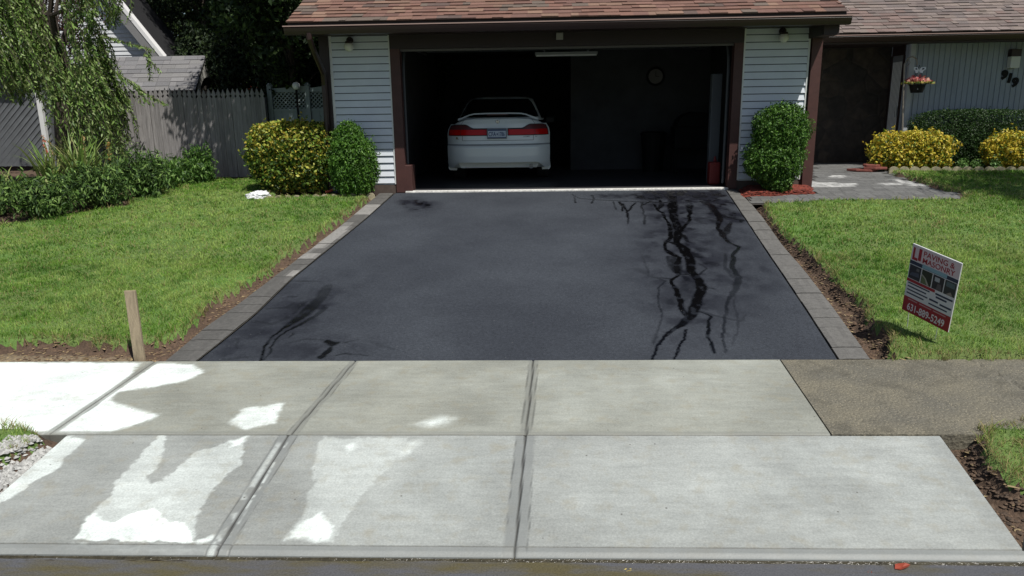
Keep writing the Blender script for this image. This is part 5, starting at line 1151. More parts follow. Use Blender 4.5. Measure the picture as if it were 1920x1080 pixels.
# arborvitae left
def green(cols):
    return lambda P, G_, R: pick(cols, R, len(P)) * (.75 + .5 * fbm(P[:, 0] * 7, P[:, 2] * 7 + P[:, 1] * 5, 8))[:, None]
q = [(-3.131,0.514),(-2.403,0.504),(-2.848,1.065),(-2.795,0.007)]
ax = (q[0][0] + q[1][0]) / 2; aw = (q[1][0] - q[0][0]) / 2; az = q[2][1] - Hs(11.42)
ARB = [(.07, .17, .02), (.10, .22, .028), (.045, .12, .016), (.13, .27, .035)]
shrub('arborvitae', ax, 11.38, [(-.05, 0, az * .42, aw * .98, .27, az * .42, 2.6), (-.10, 0, az * .66, aw * .70, .22, az * .36, 2.1)], 15000, .042, .42, green(ARB), 'rounded bright green arborvitae against the white siding left of the driveway', 'shrub', None, 32, depth=.22, rough=.15, updir=(0, 0, .8), nst=5, h=.8, spread=.12)
# two-lobed topiary right
q = [(3.085,0.356),(3.913,0.346),(3.482,0.665),(3.526,0.017),(3.17,0.902),(4.004,0.89),(3.559,1.249),(3.613,0.468)]
l1x, l1w = (q[0][0] + q[1][0]) / 2, (q[1][0] - q[0][0]) / 2; l2x, l2w = (q[4][0] + q[5][0]) / 2, (q[5][0] - q[4][0]) / 2
zb = Hs(11.4); z1a, z1b = q[2][1] - zb + .06, q[3][1] - zb + .12; z2a, z2b = q[6][1] - zb, q[7][1] - zb
shrub('topiary_shrub', l1x, 11.36, [(0, 0, (z1a + z1b) / 2, l1w, .30, (z1a - z1b) / 2 + .03, 2.3), (l2x - l1x, .02, (z2a + z2b) / 2, l2w * .97, .28, (z2a - z2b) / 2, 2.2), (.06, 0, .22, l1w * .55, .22, .24, 2.2), ((l2x - l1x) * .5, .05, (z1a + z2b) / 2, l1w * .80, .27, .26, 2.2)], 27000, .043, .42, green([(.06, .15, .02), (.09, .20, .026), (.035, .10, .014), (.14, .27, .045)]), 'two lobed bright green topiary shrub in red mulch right of the garage opening', 'shrub', None, 33, depth=.25, rough=.2, freq=4, updir=(0, 0, .4), nst=5, h=1.0, spread=.12)
# dark clipped hedge and yellow shrubs by the wing
q = [(7.041,0.662),(9.341,0.631),(7.866,1.08)]
shrub('dark_hedge', (q[0][0] + q[1][0]) / 2, 14.66, [(0, 0, (q[2][1] - Hs(14.6)) * .5, (q[1][0] - q[0][0]) / 2, .32, (q[2][1] - Hs(14.6)) * .5, 5), (.1, 0, .4, (q[1][0] - q[0][0]) / 2 * .8, .3, .42, 3)], 34000, .036, .5, green([(.022, .055, .013), (.035, .08, .016), (.02, .045, .012), (.05, .11, .022)]), 'dark green flat topped clipped hedge against the grey boarded wing', 'hedge', None, 34, depth=.16, rough=.05, nst=10, h=.8, spread=.7)
def yel(P, G_, R):
    n = len(P); g = R.random(n) < .22 + .2 * (G_[:, 2] < -.2); a = pick([(.62, .52, .05), (.66, .56, .08), (.50, .44, .05), (.58, .42, .05)], R, n); return np.where(g[:, None], pick([(.14, .24, .03), (.08, .14, .02)], R, n), a)
q = [(6.111,0.362),(7.473,0.345),(6.742,0.696)]
zt_ = q[2][1] - Hs(14.05)
shrub('yellow_shrub', (q[0][0] + q[1][0]) / 2, 14.05, [(0, 0, zt_ * .52, (q[1][0] - q[0][0]) / 2, .30, zt_ * .50, 3.2)], 6500, .06, .62, yel, 'low bright yellow shrub beside the entry walk and red flagstones', 'shrub', 'yellow shrubs before the grey wing', 35, depth=.25, rough=.2, freq=4.5, nst=8, h=.5, spread=.4)
q = [(8.098,0.34),(9.583,0.32),(8.783,0.67)]
zt_ = q[2][1] - Hs(14.0)
shrub('yellow_shrub', (q[0][0] + q[1][0]) / 2, 13.98, [(0, 0, zt_ * .52, (q[1][0] - q[0][0]) / 2, .30, zt_ * .50, 3.0)], 6500, .055, .6, yel, 'low yellow shrub cut by the right edge of the photo below the house number', 'shrub', 'yellow shrubs before the grey wing', 36, depth=.25, rough=.2, freq=4.5, nst=8, h=.5, spread=.4)
# small weeds between the yellow shrubs
q = [(7.74,13.978),(7.929,13.858),(8.184,13.731)]
for i, ((x, y), lb) in enumerate(zip(q, ('small pale green weed nearest the left yellow shrub', 'small weed midway between the two yellow shrubs', 'small weed at the foot of the right yellow shrub'))):
    shrub('weed', x, y + .08, [(0, 0, .10, .12, .09, .11, 2)], 120, .05, .5, green([(.12, .25, .06), (.20, .34, .10)]), lb, 'weed', 'weeds along the scalloped edging', 60 + i, depth=.8, nst=3, h=.1, spread=.06, stemr=.003)
# ---- left bed
BED = [  # px left,right,top,base-y -> filled in metres by the tables below
 ('broad dark green azalea at the left end of the flower bed', 0), ('dark azalea behind the broad one, under the drooping branches', 1), ('large glossy azalea in front of the sword leaved plants', 2),
 ('dark leafed shrub at the bend of the bed', 3), ('mid green shrub halfway along the bed before the fence', 4), ('leafy shrub third from the right end of the bed', 5), ('light green upright shrub at the right end of the bed before the fence', 6), ('low shrub second from the right end of the bed', 7)]
BX = [([(-6.967,9.932)][0], [(-7.456,0.084),(-6.503,0.074),(-6.915,0.384)]), ([(-8.086,10.219)][0], [(-8.814,0.048),(-7.558,0.035),(-8.134,0.307)]), ([(-6.509,10.671)][0], [(-7.196,0.197),(-6.127,0.184),(-6.596,0.49)]), ([(-6.162,11.296)][0], [(-6.658,0.222),(-5.81,0.212),(-6.178,0.627)]),
      ([(-6.231,12.079)][0], [(-6.655,0.233),(-5.95,0.224),(-6.268,0.561)]), ([(-6.24,12.656)][0], [(-6.505,0.286),(-5.872,0.278),(-6.185,0.463)]), ([(-5.975,12.938)][0], [(-6.237,0.358),(-5.719,0.352),(-5.937,0.665)]), ([(-6.099,12.795)][0], [(-6.443,0.223),(-5.819,0.215),(-6.116,0.421)])]
AZ = [(.05, .10, .025), (.09, .17, .035), (.03, .06, .018), (.17, .27, .07)]; AZ2 = [(.06, .14, .025), (.10, .21, .035), (.03, .08, .016), (.16, .28, .06)]
for (lb, i), (g_, e3) in zip(BED, BX):
    w2 = (e3[1][0] - e3[0][0]) / 2; cx_ = (e3[0][0] + e3[1][0]) / 2; y_ = g_[1] + w2 * .55; tz = max(e3[2][1] - Hs(y_), .25)
    shrub('azalea_shrub', cx_, y_, [(0, 0, tz * .52, w2, w2 * .62, tz * .5, 2.3), (w2 * .25, -.1, tz * .35, w2 * .7, w2 * .5, tz * .35, 2)], int(2700 if i < 4 else 1900), .088, .27, green(AZ if i < 4 else AZ2), lb, 'shrub', 'shrubs in the left flower bed', 40 + i, depth=.6, rough=.5, freq=4, updir=(0, 0, .8), nst=10, h=tz * .8, spread=w2 * .6, mt=M_leafd if i < 4 else M_leaf)
def swordplant(x, y, n, h, label, spikes, seed):
    R = np.random.default_rng(seed); root = empty('gladiolus', (x, y, Hs(y)), label, 'flowering plant', 'sword leaved plants in the left bed'); V = []; F = []; cl = []
    for i in range(n):
        a = R.uniform(0, 6.28); ln = h * R.uniform(.55, 1.1); out = R.uniform(.05, .75) * ln; w_ = R.uniform(.012, .022); bx_, by_ = R.normal(0, .09), R.normal(0, .07); px2, py2 = -math.sin(a) * w_, math.cos(a) * w_; k0 = len(V); col = np.array([(.16, .26, .05), (.25, .34, .10), (.10, .18, .035), (.30, .33, .12)][R.integers(4)]) * R.uniform(.8, 1.2)
        for j in range(6):
            t = j / 5; r = out * t ** 1.8; zz = ln * (t - .35 * t ** 3 * (out / ln)); wf = (1 - t ** 2.5) + .03
            V += [(bx_ + math.cos(a) * r + px2 * wf, by_ + math.sin(a) * r + py2 * wf, zz), (bx_ + math.cos(a) * r - px2 * wf, by_ + math.sin(a) * r - py2 * wf, zz)]; cl += [col, col]
        for j in range(5): q0 = k0 + 2 * j; F.append((q0, q0 + 1, q0 + 3, q0 + 2))
    npmesh('leaves', V, F, M_leaf, root, True, col=np.array(cl))
    for sx, sy, sh, pal in spikes:
        sp_ = MB(); sp_.tube([(sx * .4, sy, 0), (sx * .8, sy, sh * .5), (sx, sy, sh)], [.008, .006, .004], 5); so2 = sp_.build('flower_spike', mat('spike stem', (.25, .28, .10), .6), root)
        P = []; 
        m_ = 36; tt = R.random(m_); P = np.stack([sx * (.8 + .2 * tt) + R.normal(0, .016, m_), sy + R.normal(0, .016, m_), sh * (.62 + .38 * tt)], 1)
        leafmesh('flowers', P, R.normal(size=P.shape), .045, .7, pick(pal, R, m_), M_leaf, so2, R)
    return root
CO = [(.60, .16, .10), (.66, .26, .16), (.50, .10, .08)]; OR = [(.55, .36, .08), (.60, .42, .14), (.45, .22, .06)]; TAN = [(.34, .22, .09), (.42, .30, .14)]
q = [(-8.385,12.856),(-7.413,12.183),(-7.243,12.525),(-8.82,12.306)]
swordplant(q[0][0], q[0][1] - .2, 60, .95, 'sword leaved plant with a coral flower spike by the neighbour wall', [(-.05, 0, .92, CO), (.02, .05, .85, TAN)], 71)
swordplant(q[1][0], q[1][1] - .3, 95, 1.1, 'largest clump of arching sword leaves below the weeping tree', [(.08, .1, .95, TAN)], 72)
swordplant(q[2][0], q[2][1] - .1, 34, .75, 'sword leaved plant with orange blooms beside the grey fence', [(.05, .0, .8, OR)], 73)
swordplant(q[3][0], q[3][1] - .2, 20, .5, 'thin clump of sword leaves at the far left of the bed', [], 74)
# ---- weeping tree
TY = 13.6
q = [(-8.697,0.189),(-8.641,0.913),(-8.575,1.572),(-8.53,2.217),(-8.592,2.848),(-8.781,2.348),(-8.52,2.398),(-8.832,2.276),(-8.56,2.272)]
tr = empty('weeping_tree', (q[0][0], TY, Hs(TY)), 'weeping tree with long drooping leafy branches beside the weathered fence', 'tree')
def Lc(p, y=TY): return (p[0] - q[0][0], y - TY, p[1] - Hs(TY))
b = MB(); b.tube([(0, 0, -.1)] + [Lc(p) for p in q[1:4]] + [Lc((q[3][0] - .2, 3.0)), Lc((q[3][0] - .35, 3.6))], [.2, .17, .16, .14, .10, .06], 10)
trunk = b.build('trunk', M_bark, tr, smooth=True)
b = MB()
for tx, ty, tz in ((-1.6, -.6, 3.6), (-1.0, .3, 3.9), (.7, -.5, 3.7), (1.2, .1, 3.3), (.2, .6, 3.8), (-.5, -1.0, 3.5), (1.0, -.8, 3.0)):
    b.tube([Lc(q[3]), (tx * .4 - .05, ty * .4, 2.9), (tx * .8, ty * .8, tz - .05), (tx, ty, tz - .4)], [.06, .045, .03, .015], 6)
b.build('limbs', M_bark, tr)
b = MB(); b.tube([Lc(q[6]), Lc(q[5])], [.03, .035], 8); b.tube([Lc(q[8]), Lc(q[7])], [.02, .02], 8); b.build('cut_stub', mat('cut wood', (.42, .38, .26), .8), tr)
GUIDE = [  # x0,z0 -> x1,z1 with a sideways bow, spread and count
 ([(-9.566,4.137),(-9.284,1.709)], 10), ([(-9.266,4.049),(-8.986,1.526)], 12), ([(-9.071,3.881),(-8.754,1.388)], 13), ([(-8.92,3.714),(-8.422,1.338)], 12), ([(-8.871,3.381),(-8.192,1.469)], 9), ([(-9.576,3.143),(-9.151,1.394)], 10), ([(-9.086,4.288),(-8.684,2.183)], 9), ([(-10.027,3.654),(-9.481,1.667)], 8), ([(-9.118,2.624),(-8.739,1.477)], 8), ([(-8.948,2.535),(-8.434,1.607)], 8),
 ([(-7.644,3.971),(-7.847,2.662)], 9), ([(-7.39,3.965),(-7.627,2.511)], 10), ([(-7.202,3.878),(-7.395,2.559)], 9), ([(-7.105,3.793),(-7.228,2.815)], 6),
 ([(-7.893,2.663),(-7.712,1.372)], 9), ([(-7.727,2.53),(-7.472,1.049)], 10), ([(-7.574,2.614),(-7.297,0.862)], 9), ([(-7.921,2.182),(-8.057,0.808)], 9), ([(-7.639,2.177),(-7.349,0.208)], 9), ([(-7.794,2.092),(-7.655,0.447)], 10), ([(-8.076,2.096),(-8.307,1.061)], 6), ([(-7.571,1.999),(-7.182,1.273)], 6), ([(-7.721,2.876),(-7.598,1.821)], 8), ([(-8.071,1.829),(-7.912,0.356)], 8)]
R = np.random.default_rng(77); P = []; T = []; tw = MB()
def strand(p0, p1, y, bow, dens=1.0):
    L_ = math.hypot(p1[0] - p0[0], p1[1] - p0[1]); m_ = max(int(L_ / .021 * dens), 4); pts_ = []
    for i in range(m_):
        t = (i + .5) / m_; x = p0[0] + (p1[0] - p0[0]) * t ** 1.15 + bow * math.sin(math.pi * t); z = p0[1] + (p1[1] - p0[1]) * t; pts_.append((x, y + .05 * math.sin(3 * t + p0[0] * 7), z))
    tw.tube([Lc((a[0], a[2]), a[1]) for a in pts_[::max(m_ // 5, 1)]], .0035, 4, caps=False)
    for i, a in enumerate(pts_):
        s = 1 if i % 2 else -1; P.append((a[0] - q[0][0] + s * .02 + R.normal(0, .008), a[1] - TY + R.normal(0, .02), a[2] - Hs(TY) - .02)); T.append((s * .42 + .25 + R.normal(0, .2), R.normal(0, .35), -1))
for (g0, g1), cnt in GUIDE:
    for i in range(int(cnt * 1.35)):
        jx, jy, jz = R.normal(0, .085), R.uniform(-.5, .5), R.normal(0, .12); ln = R.uniform(.75, 1.03)
        p0 = (g0[0] + jx, g0[1] + R.normal(0, .08)); p1 = (g0[0] + (g1[0] - g0[0]) * ln + jx + R.normal(0, .04), g0[1] + (g1[1] - g0[1]) * ln + jz * .5); strand(p0, p1, 13.1 + jy, R.normal(.03, .05))
for g0, g1 in ([(-7.283,2.539),(-6.506,2.302)], [(-7.225,1.984),(-6.825,1.714)], [(-7.018,1.805),(-6.345,1.387)], [(-6.825,1.714),(-6.606,1.4)], [(-6.589,2.234),(-6.398,1.927)], [(-6.506,2.302),(-6.619,1.799)]):
    strand(g0, g1, 12.9, -.02); strand(g0, g1, 12.95, -.03)
# high unseen part of the crown that shades the wall and bed
for i in range(150):
    a = R.uniform(0, 6.28); r = 2.3 * math.sqrt(R.random()); x = q[0][0] - .2 + r * math.cos(a); y = 13.3 + r * .8 * math.sin(a); z = R.uniform(3.9, 4.7); strand((x, z), (x + R.normal(0, .15), z - R.uniform(.2, .6)), y, .02, .8)
tw.build('twigs', M_bark, tr)
P = np.array(P); T = np.array(T); n = len(P); Nn2 = R.normal(size=(n, 3)) + np.array([.3, -.7, .3])
T /= np.linalg.norm(T, axis=1, keepdims=True)
cols = pick([(.15, .26, .05), (.21, .33, .08), (.08, .15, .035), (.30, .40, .14), (.15, .19, .06)], R, n)
leafmesh('foliage', P, Nn2, .098, .30, cols, M_leaf, tr, R, updir=T * 3.2, fold=.15)
# ---- big trees behind
def bigtree(name, x, y, z0, z1, r, n, size, cols, label, seed, mt=None, group='tall trees behind the fence', flat=1.0, ry=None, tr_r=.16, nc=150):
    R = np.random.default_rng(seed); root = empty(name, (x, y, Hs(min(y, 16))), label, 'tree', group); b = MB(); hb = Hs(min(y, 16))
    b.tube([(0, 0, -.3), (.05, 0, z0 * .8), (0, .05, (z0 + z1) / 2), (.05, 0, z1 * .9)], [tr_r, tr_r * .8, tr_r * .5, tr_r * .15], 9); b.build('trunk', M_bark, root)
    b = MB(); cz = (z0 + z1) / 2; rz = (z1 - z0) / 2; ry = ry or r
    cl = []
    for i in range(nc):
        d = R.normal(size=3); d /= np.linalg.norm(d); k = R.uniform(.25, 1) ** .5; cl.append((d[0] * r * k, d[1] * ry * k, cz + d[2] * rz * k, R.uniform(.28, .5) * (r / 2.5) ** .5))
    for c_ in cl[:26]: b.tube([(0, 0, max(z0 * .8, c_[2] - 1.2)), (c_[0] * .5, c_[1] * .5, c_[2] - .3), c_[:3]], [tr_r * .3, tr_r * .18, .012], 5)
    b.build('limbs', M_bark, root)
    cl = np.array(cl); ids = R.integers(0, len(cl), n); d = R.normal(size=(n, 3)); d /= np.linalg.norm(d, axis=1, keepdims=True)
    P = cl[ids, :3] + d * (cl[ids, 3] * R.uniform(.5, 1.15, n))[:, None] * np.array([1.25, 1.25, .8 * flat]); N_ = d + R.normal(size=(n, 3)) * .5
    tone = R.uniform(.7, 1.3, len(cl))[ids]
    leafmesh('crown', P, N_, size, .5, pick(cols, R, n) * tone[:, None], mt or M_leafd, root, R)
DK = [(.018, .034, .012), (.026, .048, .015), (.013, .024, .010), (.045, .075, .018)]
bigtree('broadleaf_tree', -4.75, 14.7, 1.75, 7.5, 1.5, 56000, .115, DK, 'dense dark tree overhanging the white lattice gate and the fence end', 101, ry=3.0, nc=380, tr_r=.08)
bigtree('broadleaf_tree', -6.3, 20.8, 1.6, 9.0, 2.7, 30000, .12, DK, 'dark tree behind the grey shingled shed', 102)
bigtree('broadleaf_tree', -2.6, 22.5, 2.2, 9.0, 3.4, 22000, .13, DK, 'dark tree rising behind the garage roof', 103)
bigtree('broadleaf_tree', -9.45, 22.0, 2.5, 8.5, 1.35, 16000, .12, DK, 'dark tree leaning over the neighbour roof slope beside the white rake', 109, ry=1.6, nc=110, tr_r=.1)
bigtree('broadleaf_tree', -9.5, 33, 1.0, 12, 4.5, 30000, .17, DK, 'tall dark tree behind the neighbour white gable', 104)
bigtree('broadleaf_tree', -19.8, 33.5, .6, 11, 4.6, 26000, .17, DK, 'tall dark tree at the far left behind the weeping tree', 105)
bigtree('broadleaf_tree', -27.5, 24, .4, 11, 4.2, 16000, .17, DK, 'tall dark tree beyond the left edge of the photo', 106)
bigtree('plum_tree', -11.3, 17.6, 2.5, 5.2, 1.2, 9000, .075, [(.055, .02, .022), (.09, .03, .03), (.035, .02, .018), (.11, .05, .04)], 'purple leaved tree showing through the gap in the weeping branches', 107, group=None, tr_r=.08)
bigtree('maple_tree', 9.75, 8.9, 3.9, 7.4, 1.95, 17000, .11, [(.06, .12, .03), (.09, .17, .04)], 'leafy tree on the right lawn casting the dark shadow blotch', 108, group=None, tr_r=.13)
for i, (x_, y_, w_, h_, lb) in enumerate(((-6.0, 17.6, 1.5, 3.6, 'very dark evergreen filling the gap behind the picket fence end'), (-3.6, 18.2, 1.5, 3.8, 'very dark evergreen behind the lattice gate beside the garage'), (-8.35, 19.3, .8, 3.1, 'narrow dark evergreen between the neighbour gable and the grey shed'), (-10.6, 23.2, 1.7, 8.0, 'tall dark evergreen rising behind the neighbour gable'))):
    shrub('evergreen', x_, y_, [(0, 0, h_ * .5 + (.9 if i == 1 else 0), w_, .8, h_ * .52, 2.6)], 16000, .12, .45, green([(.012, .022, .009), (.018, .034, .012), (.03, .05, .014)]), lb, 'tree', 'tall trees behind the fence', 120 + i, depth=.4, rough=.2, nst=6, h=2, spread=.4, mt=M_leafd)
wl = np.random.default_rng(9); n = 60000; X_ = wl.uniform(-70, 70, n); top_ = 9 + 5 * fbm(X_ * .15, X_ * 0, 3); Zw = wl.uniform(-.5, 1, n) * top_; Yw = 44 + wl.uniform(-1, 1, n) * 2.5 + 1.5 * fbm(X_ * .3, Zw * .3, 4)
tag(leafmesh('woods', np.stack([X_, Yw, Zw], 1), wl.normal(size=(n, 3)) + np.array([0, -1, .2]), .75, .7, pick(DK, wl, n), M_leafd, None, wl), 'dark mass of far woods behind the back yards', 'woods', kind='stuff')
# ================================================================ left background: fence, gate, shed, neighbour house
M_fence = mat('weathered grey fence', (.13, .13, .14), .9, .3, 9, .5, 30, stretch=(6, 6, .35))
fence = empty('picket_fence', (-6.5, 14, Hs(14)), 'tall weathered grey spade topped picket fence across the back of the left lawn', 'fence')
def fb(b, n, m_): o = b.build(n, m_); o.parent = fence; o.matrix_parent_inverse = Matrix.Translation((6.5, -14, -Hs(14))); return o
b = MB(); x = -8.75; R = random.Random(5); pw_ = .0905
while x < -5.06:
    w_ = pw_ - .004; h = 1.665 + R.uniform(-.012, .012) + (.0 if x > -6.5 else .02); k = R.uniform(.8, 1.2); gap = R.random() < .07; dx = R.uniform(-.002, .002); yy = 14 + R.uniform(-.006, .006)
    if gap: w_ -= .008
    o_ = x + dx
    b.extrude([(o_, .05), (o_ + w_, .05), (o_ + w_, h - .17), (o_ + w_ * .74, h - .14), (o_ + w_, h - .105), (o_ + w_ * .5, h), (o_, h - .105), (o_ + w_ * .26, h - .14), (o_, h - .17)], yy, yy + .018, (k, k, k)); x += pw_
fb(b, 'pickets', mat('weathered picket', (.25, .238, .235), .9, .35, 9, .5, 30, stretch=(6, 6, .35), attr=True))
for z in (.35, 1.25): b = MB(); b.box(-8.75, -5.06, 14.02, 14.06, z, z + .09); fb(b, 'rail', M_fence)
for x in (-8.7, -7.0, -5.15): b = MB(); b.box(x, x + .09, 14.06, 14.15, -.1, 1.5); fb(b, 'fence_post', M_fence)
# white lattice gate
M_pvc = mat('white vinyl', (.20, .24, .24), .4, .06, 4)
gate = empty('lattice_gate', (-4.2, 14.25, Hs(14)), 'white vinyl gate with a lattice top between the fence and the garage', 'gate')
def gb(b, n, m_=None): o = b.build(n, m_ or M_pvc); o.parent = gate; o.matrix_parent_inverse = Matrix.Translation((4.2, -14.25, -Hs(14))); return o
for x0, x1 in ((-4.98, -4.36), (-4.26, -3.32)):
    b = MB(); 
    for i in range(int((x1 - x0) / .155)): b.box(x0 + i * .155 + .002, min(x0 + i * .155 + .153, x1), 14.24, 14.27, .06, 1.24)
    gb(b, 'board_panel'); b = MB(); b.box(x0, x1, 14.225, 14.285, 1.24, 1.29); gb(b, 'mid_rail')
    b = MB(); zb_, zt2 = 1.29, 1.59; c = x0 - .4
    while c < x1 + .05:
        for s in (1, -1):
            a0_, a1_ = (c, c + .30) if s > 0 else (c + .30, c); 
            def clipx(xa, za, xb, zb3):
                ts = [0, 1]; 
                lo2, hi2 = 0., 1.; d = xb - xa
                for lim, sg_ in ((x0, 1), (x1, -1)):
                    fa, fb_ = sg_ * (xa - lim), sg_ * (xb - lim)
                    if fa < 0 and fb_ < 0: return None
                    if fa < 0: lo2 = max(lo2, fa / (fa - fb_))
                    if fb_ < 0: hi2 = min(hi2, fa / (fa - fb_))
                if lo2 >= hi2: return None
                return (xa + d * lo2, za + (zb3 - za) * lo2, xa + d * hi2, za + (zb3 - za) * hi2)
            r = clipx(a0_, zb_, a1_, zt2)
            if r:
                w_ = .0095; y_ = 14.25 if s > 0 else 14.262; nx_, nz_ = -.707 * s, .707
                b.face([(r[0] - nx_ * w_, y_, r[1] - nz_ * w_), (r[2] - nx_ * w_, y_, r[3] - nz_ * w_), (r[2] + nx_ * w_, y_, r[3] + nz_ * w_), (r[0] + nx_ * w_, y_, r[1] + nz_ * w_)])
                b.face([(r[0] - nx_ * w_, y_ + .01, r[1] - nz_ * w_), (r[0] + nx_ * w_, y_ + .01, r[1] + nz_ * w_), (r[2] + nx_ * w_, y_ + .01, r[3] + nz_ * w_), (r[2] - nx_ * w_, y_ + .01, r[3] - nz_ * w_)])
        c += .075
    gb(b, 'lattice'); n_ = 10
    b = MB(); xs_ = np.linspace(x0, x1, n_); arch = [(float(x), 1.59) for x in xs_] + [(float(x), 1.66 + (.16 if x0 > -4.3 else .04) * ((x - x0) / (x1 - x0)) ** 1.3) for x in xs_[::-1]]; b.extrude(arch, 14.23, 14.28); gb(b, 'top_rail')
for x in (-5.06, -4.35, -3.33): b = MB(); b.box(x, x + .085, 14.2, 14.3, -.1, 1.70); gp_ = gb(b, 'gate_post'); b = MB(); b.lathe([(.06, 1.70), (.065, 1.72), (.02, 1.76)], x + .0425, 14.25, 0, 4); o = b.build('post_cap', M_pvc, gp_)
q = [(-4.477,1.697)]
e = empty('globe_lantern', (q[0][0], 14.12, 0), 'white globe lantern on a thin pole showing above the lattice gate', 'lantern')
b = MB(); b.tube([(0, 0, 0), (0, 0, q[0][1] - .07)], .02, 8); b.build('lantern_pole', M_black, e)
b = MB(); b.lathe([(.002 + .068 * math.sin(a), -.068 * math.cos(a)) for a in np.linspace(0, math.pi, 14)], 0, 0, q[0][1], 20); b.build('lantern_globe', mat('white globe', (.85, .85, .85), .3), e, smooth=True)
# yard shed
sh = empty('garden_shed', (-8.6, 17.3, 0), 'garden shed with grey shingle roof behind the picket fence', 'shed')
def shb(b, n, m_): o = b.build(n, m_); o.parent = sh; o.matrix_parent_inverse = Matrix.Translation((8.6, -17.3, 0)); return o
SX0, SX1 = -10.2, -7.48
b = MB(); GR = [(.20, .195, .20), (.225, .22, .225), (.18, .178, .185), (.21, .205, .205)]; R = random.Random(8); y0, z0 = 16.58, 1.72; dyr, dzr = .72, .77; rows = 8
for r in range(rows):
    t0, t1 = r / rows, (r + 1.2) / rows; x = SX0
    while x < SX1 - .001:
        w_ = min(R.choice((.15, .3, .3, .45)), SX1 - x); c = R.choice(GR); k = R.uniform(.9, 1.1); c = tuple(v * k for v in c); h = R.choice((.006, .012))
        A = lambda xx, t, hh: (xx, y0 + dyr * t - hh * .7, z0 + dzr * t + hh * .7)
        b.face([A(x, t0, h), A(x + w_ - .004, t0, h), A(x + w_ - .004, min(t1, 1), .001), A(x, min(t1, 1), .001)], c); b.face([A(x, t0, 0), A(x + w_, t0, 0), A(x + w_, t0, h), A(x, t0, h)], (.05, .05, .05)); x += w_
b.face([(SX0, 17.3, 2.49), (SX1, 17.3, 2.49), (SX1, 18.02, 1.72), (SX0, 18.02, 1.72)], GR[0]); b.face([(SX0, 16.58, 1.70), (SX0, 17.3, 2.47), (SX1, 17.3, 2.47), (SX1, 16.58, 1.70)], (.04, .04, .04)); b.face([(SX0, 17.3, 2.47), (SX0, 18.02, 1.70), (SX1, 18.02, 1.70), (SX1, 17.3, 2.47)], (.04, .04, .04))
shb(b, 'roof', M_shing)
b = MB(); b.box(SX0 + .1, SX1 - .08, 16.66, 17.94, 0, 1.74); shb(b, 'wall', mat('shed dark boards', (.035, .03, .028), .9, .2, 6))
b = MB(); b.face([(SX1 - .08, 16.62, 1.72), (SX1 - .08, 17.98, 1.72), (SX1 - .08, 17.3, 2.44)]); shb(b, 'gable_end', mat('shed gable', (.06, .05, .045), .9))
b = MB(); M_sht = mat('shed white trim', (.55, .54, .50), .6, .2, 8)
for i in range(14):
    a0_, a1_ = math.pi * i / 14, math.pi * (i + 1) / 14; P2 = lambda a, r: (SX1 - .02, 17.3 - math.cos(a) * r, 1.62 + math.sin(a) * r * .95)
    b.face([P2(a0_, .42), P2(a0_, .60), P2(a1_, .60), P2(a1_, .42)])
b.face([(SX1 - .02, 17.3 - .6, 1.2), (SX1 - .02, 17.3 - .6, 1.62), (SX1 - .02, 17.3 - .5, 1.62), (SX1 - .02, 17.3 - .5, 1.2)]); b.face([(SX1 - .022, 16.8, 2.02), (SX1 - .022, 17.3, 2.42), (SX1 - .022, 17.8, 2.02), (SX1 - .022, 17.3, 2.18)]); shb(b, 'arch_trim', M_sht)
q = [(-7.567,1.371),(-7.448,1.875),(-7.327,2.023),(-7.211,1.871),(-7.169,1.365)]
e = empty('garden_arch', (q[2][0], 18.6, 0), 'white garden arch seen above the dark end of the picket fence', 'garden arch')
b = MB(); P2 = [(x - q[2][0], 0, z) for x, z in q]; b.tube([(P2[0][0], 0, 0)] + P2 + [(P2[-1][0], 0, 0)], .022, 6); b.build('arch_frame', M_sht, e)
q = [(-7.45,1.718),(-6.884,1.709),(-7.191,1.881)]
b = MB(); x0, x1, zt3, zb3 = q[0][0], q[1][0], q[2][1], q[0][1]; xm = (x0 + x1) / 2; ring = [(x0, 18.7, zb3), (x1, 18.7, zb3), (x1, 19.5, zb3), (x0, 19.5, zb3)]
for i in range(4): b.face([ring[i], ring[(i + 1) % 4], (xm, 19.1, zt3)])
b.box(xm - .02, xm + .02, 19.08, 19.12, 0, zt3 - .01); o = b.build('red_parasol', mat('red canvas', (.30, .04, .02), .8)); tag(o, 'red canvas canopy peeking over the dark end of the picket fence', 'parasol')
# neighbour house
nh = empty('neighbour_house', (-13, 20, 0), 'neighbour house with steep white gable and shaded slanted board wall', 'house')
def nb(b, n, m_): o = b.build(n, m_); o.parent = nh; o.matrix_parent_inverse = Matrix.Translation((13, -20, 0)); return o
q = [(-10.8,4.083),(-9.792,2.688),(-10.958,2.775),(-13.265,2.815)]
rs_ = (q[0][1] - q[1][1]) / (q[0][0] - q[1][0]); rx1, rz1 = q[1]; rz0 = rz1 - .0
def rake(x): return rz1 + (x - rx1) * rs_
rx0 = -13.2; top = rake(rx0)
b = MB(); z = .0; yw = 20.27
while z < top:
    t = min(z + .11, top); xr = rx1 - .28 + (max(z, rz1) - rz1) / rs_ if z > rz1 - .3 else rx1 - .28; xl = 2 * rx0 - xr
    b.face([(xl, yw - .02, z), (xr, yw - .02, z), (xr, yw - .002, t), (xl, yw - .002, t)]); b.face([(xl, yw + .01, z), (xr, yw + .01, z), (xr, yw - .02, z), (xl, yw - .02, z)]); z += .11
nb(b, 'gable_wall', mat('neighbour white siding', (.68, .70, .72), .5, .06, 4))
b = MB(); xo = rx1
for a, c_ in (((rx1, rz1), (rx0, top)), ((2 * rx0 - rx1, rz1), (rx0, top))):
    d = 1 if a[0] > rx0 else -1
    b.face([(a[0], 20.0, a[1]), (c_[0], 20.0, c_[1]), (c_[0], 21.8, c_[1]), (a[0], 21.8, a[1])][::d], (.012, .012, .014))
nb(b, 'roof', M_shing)
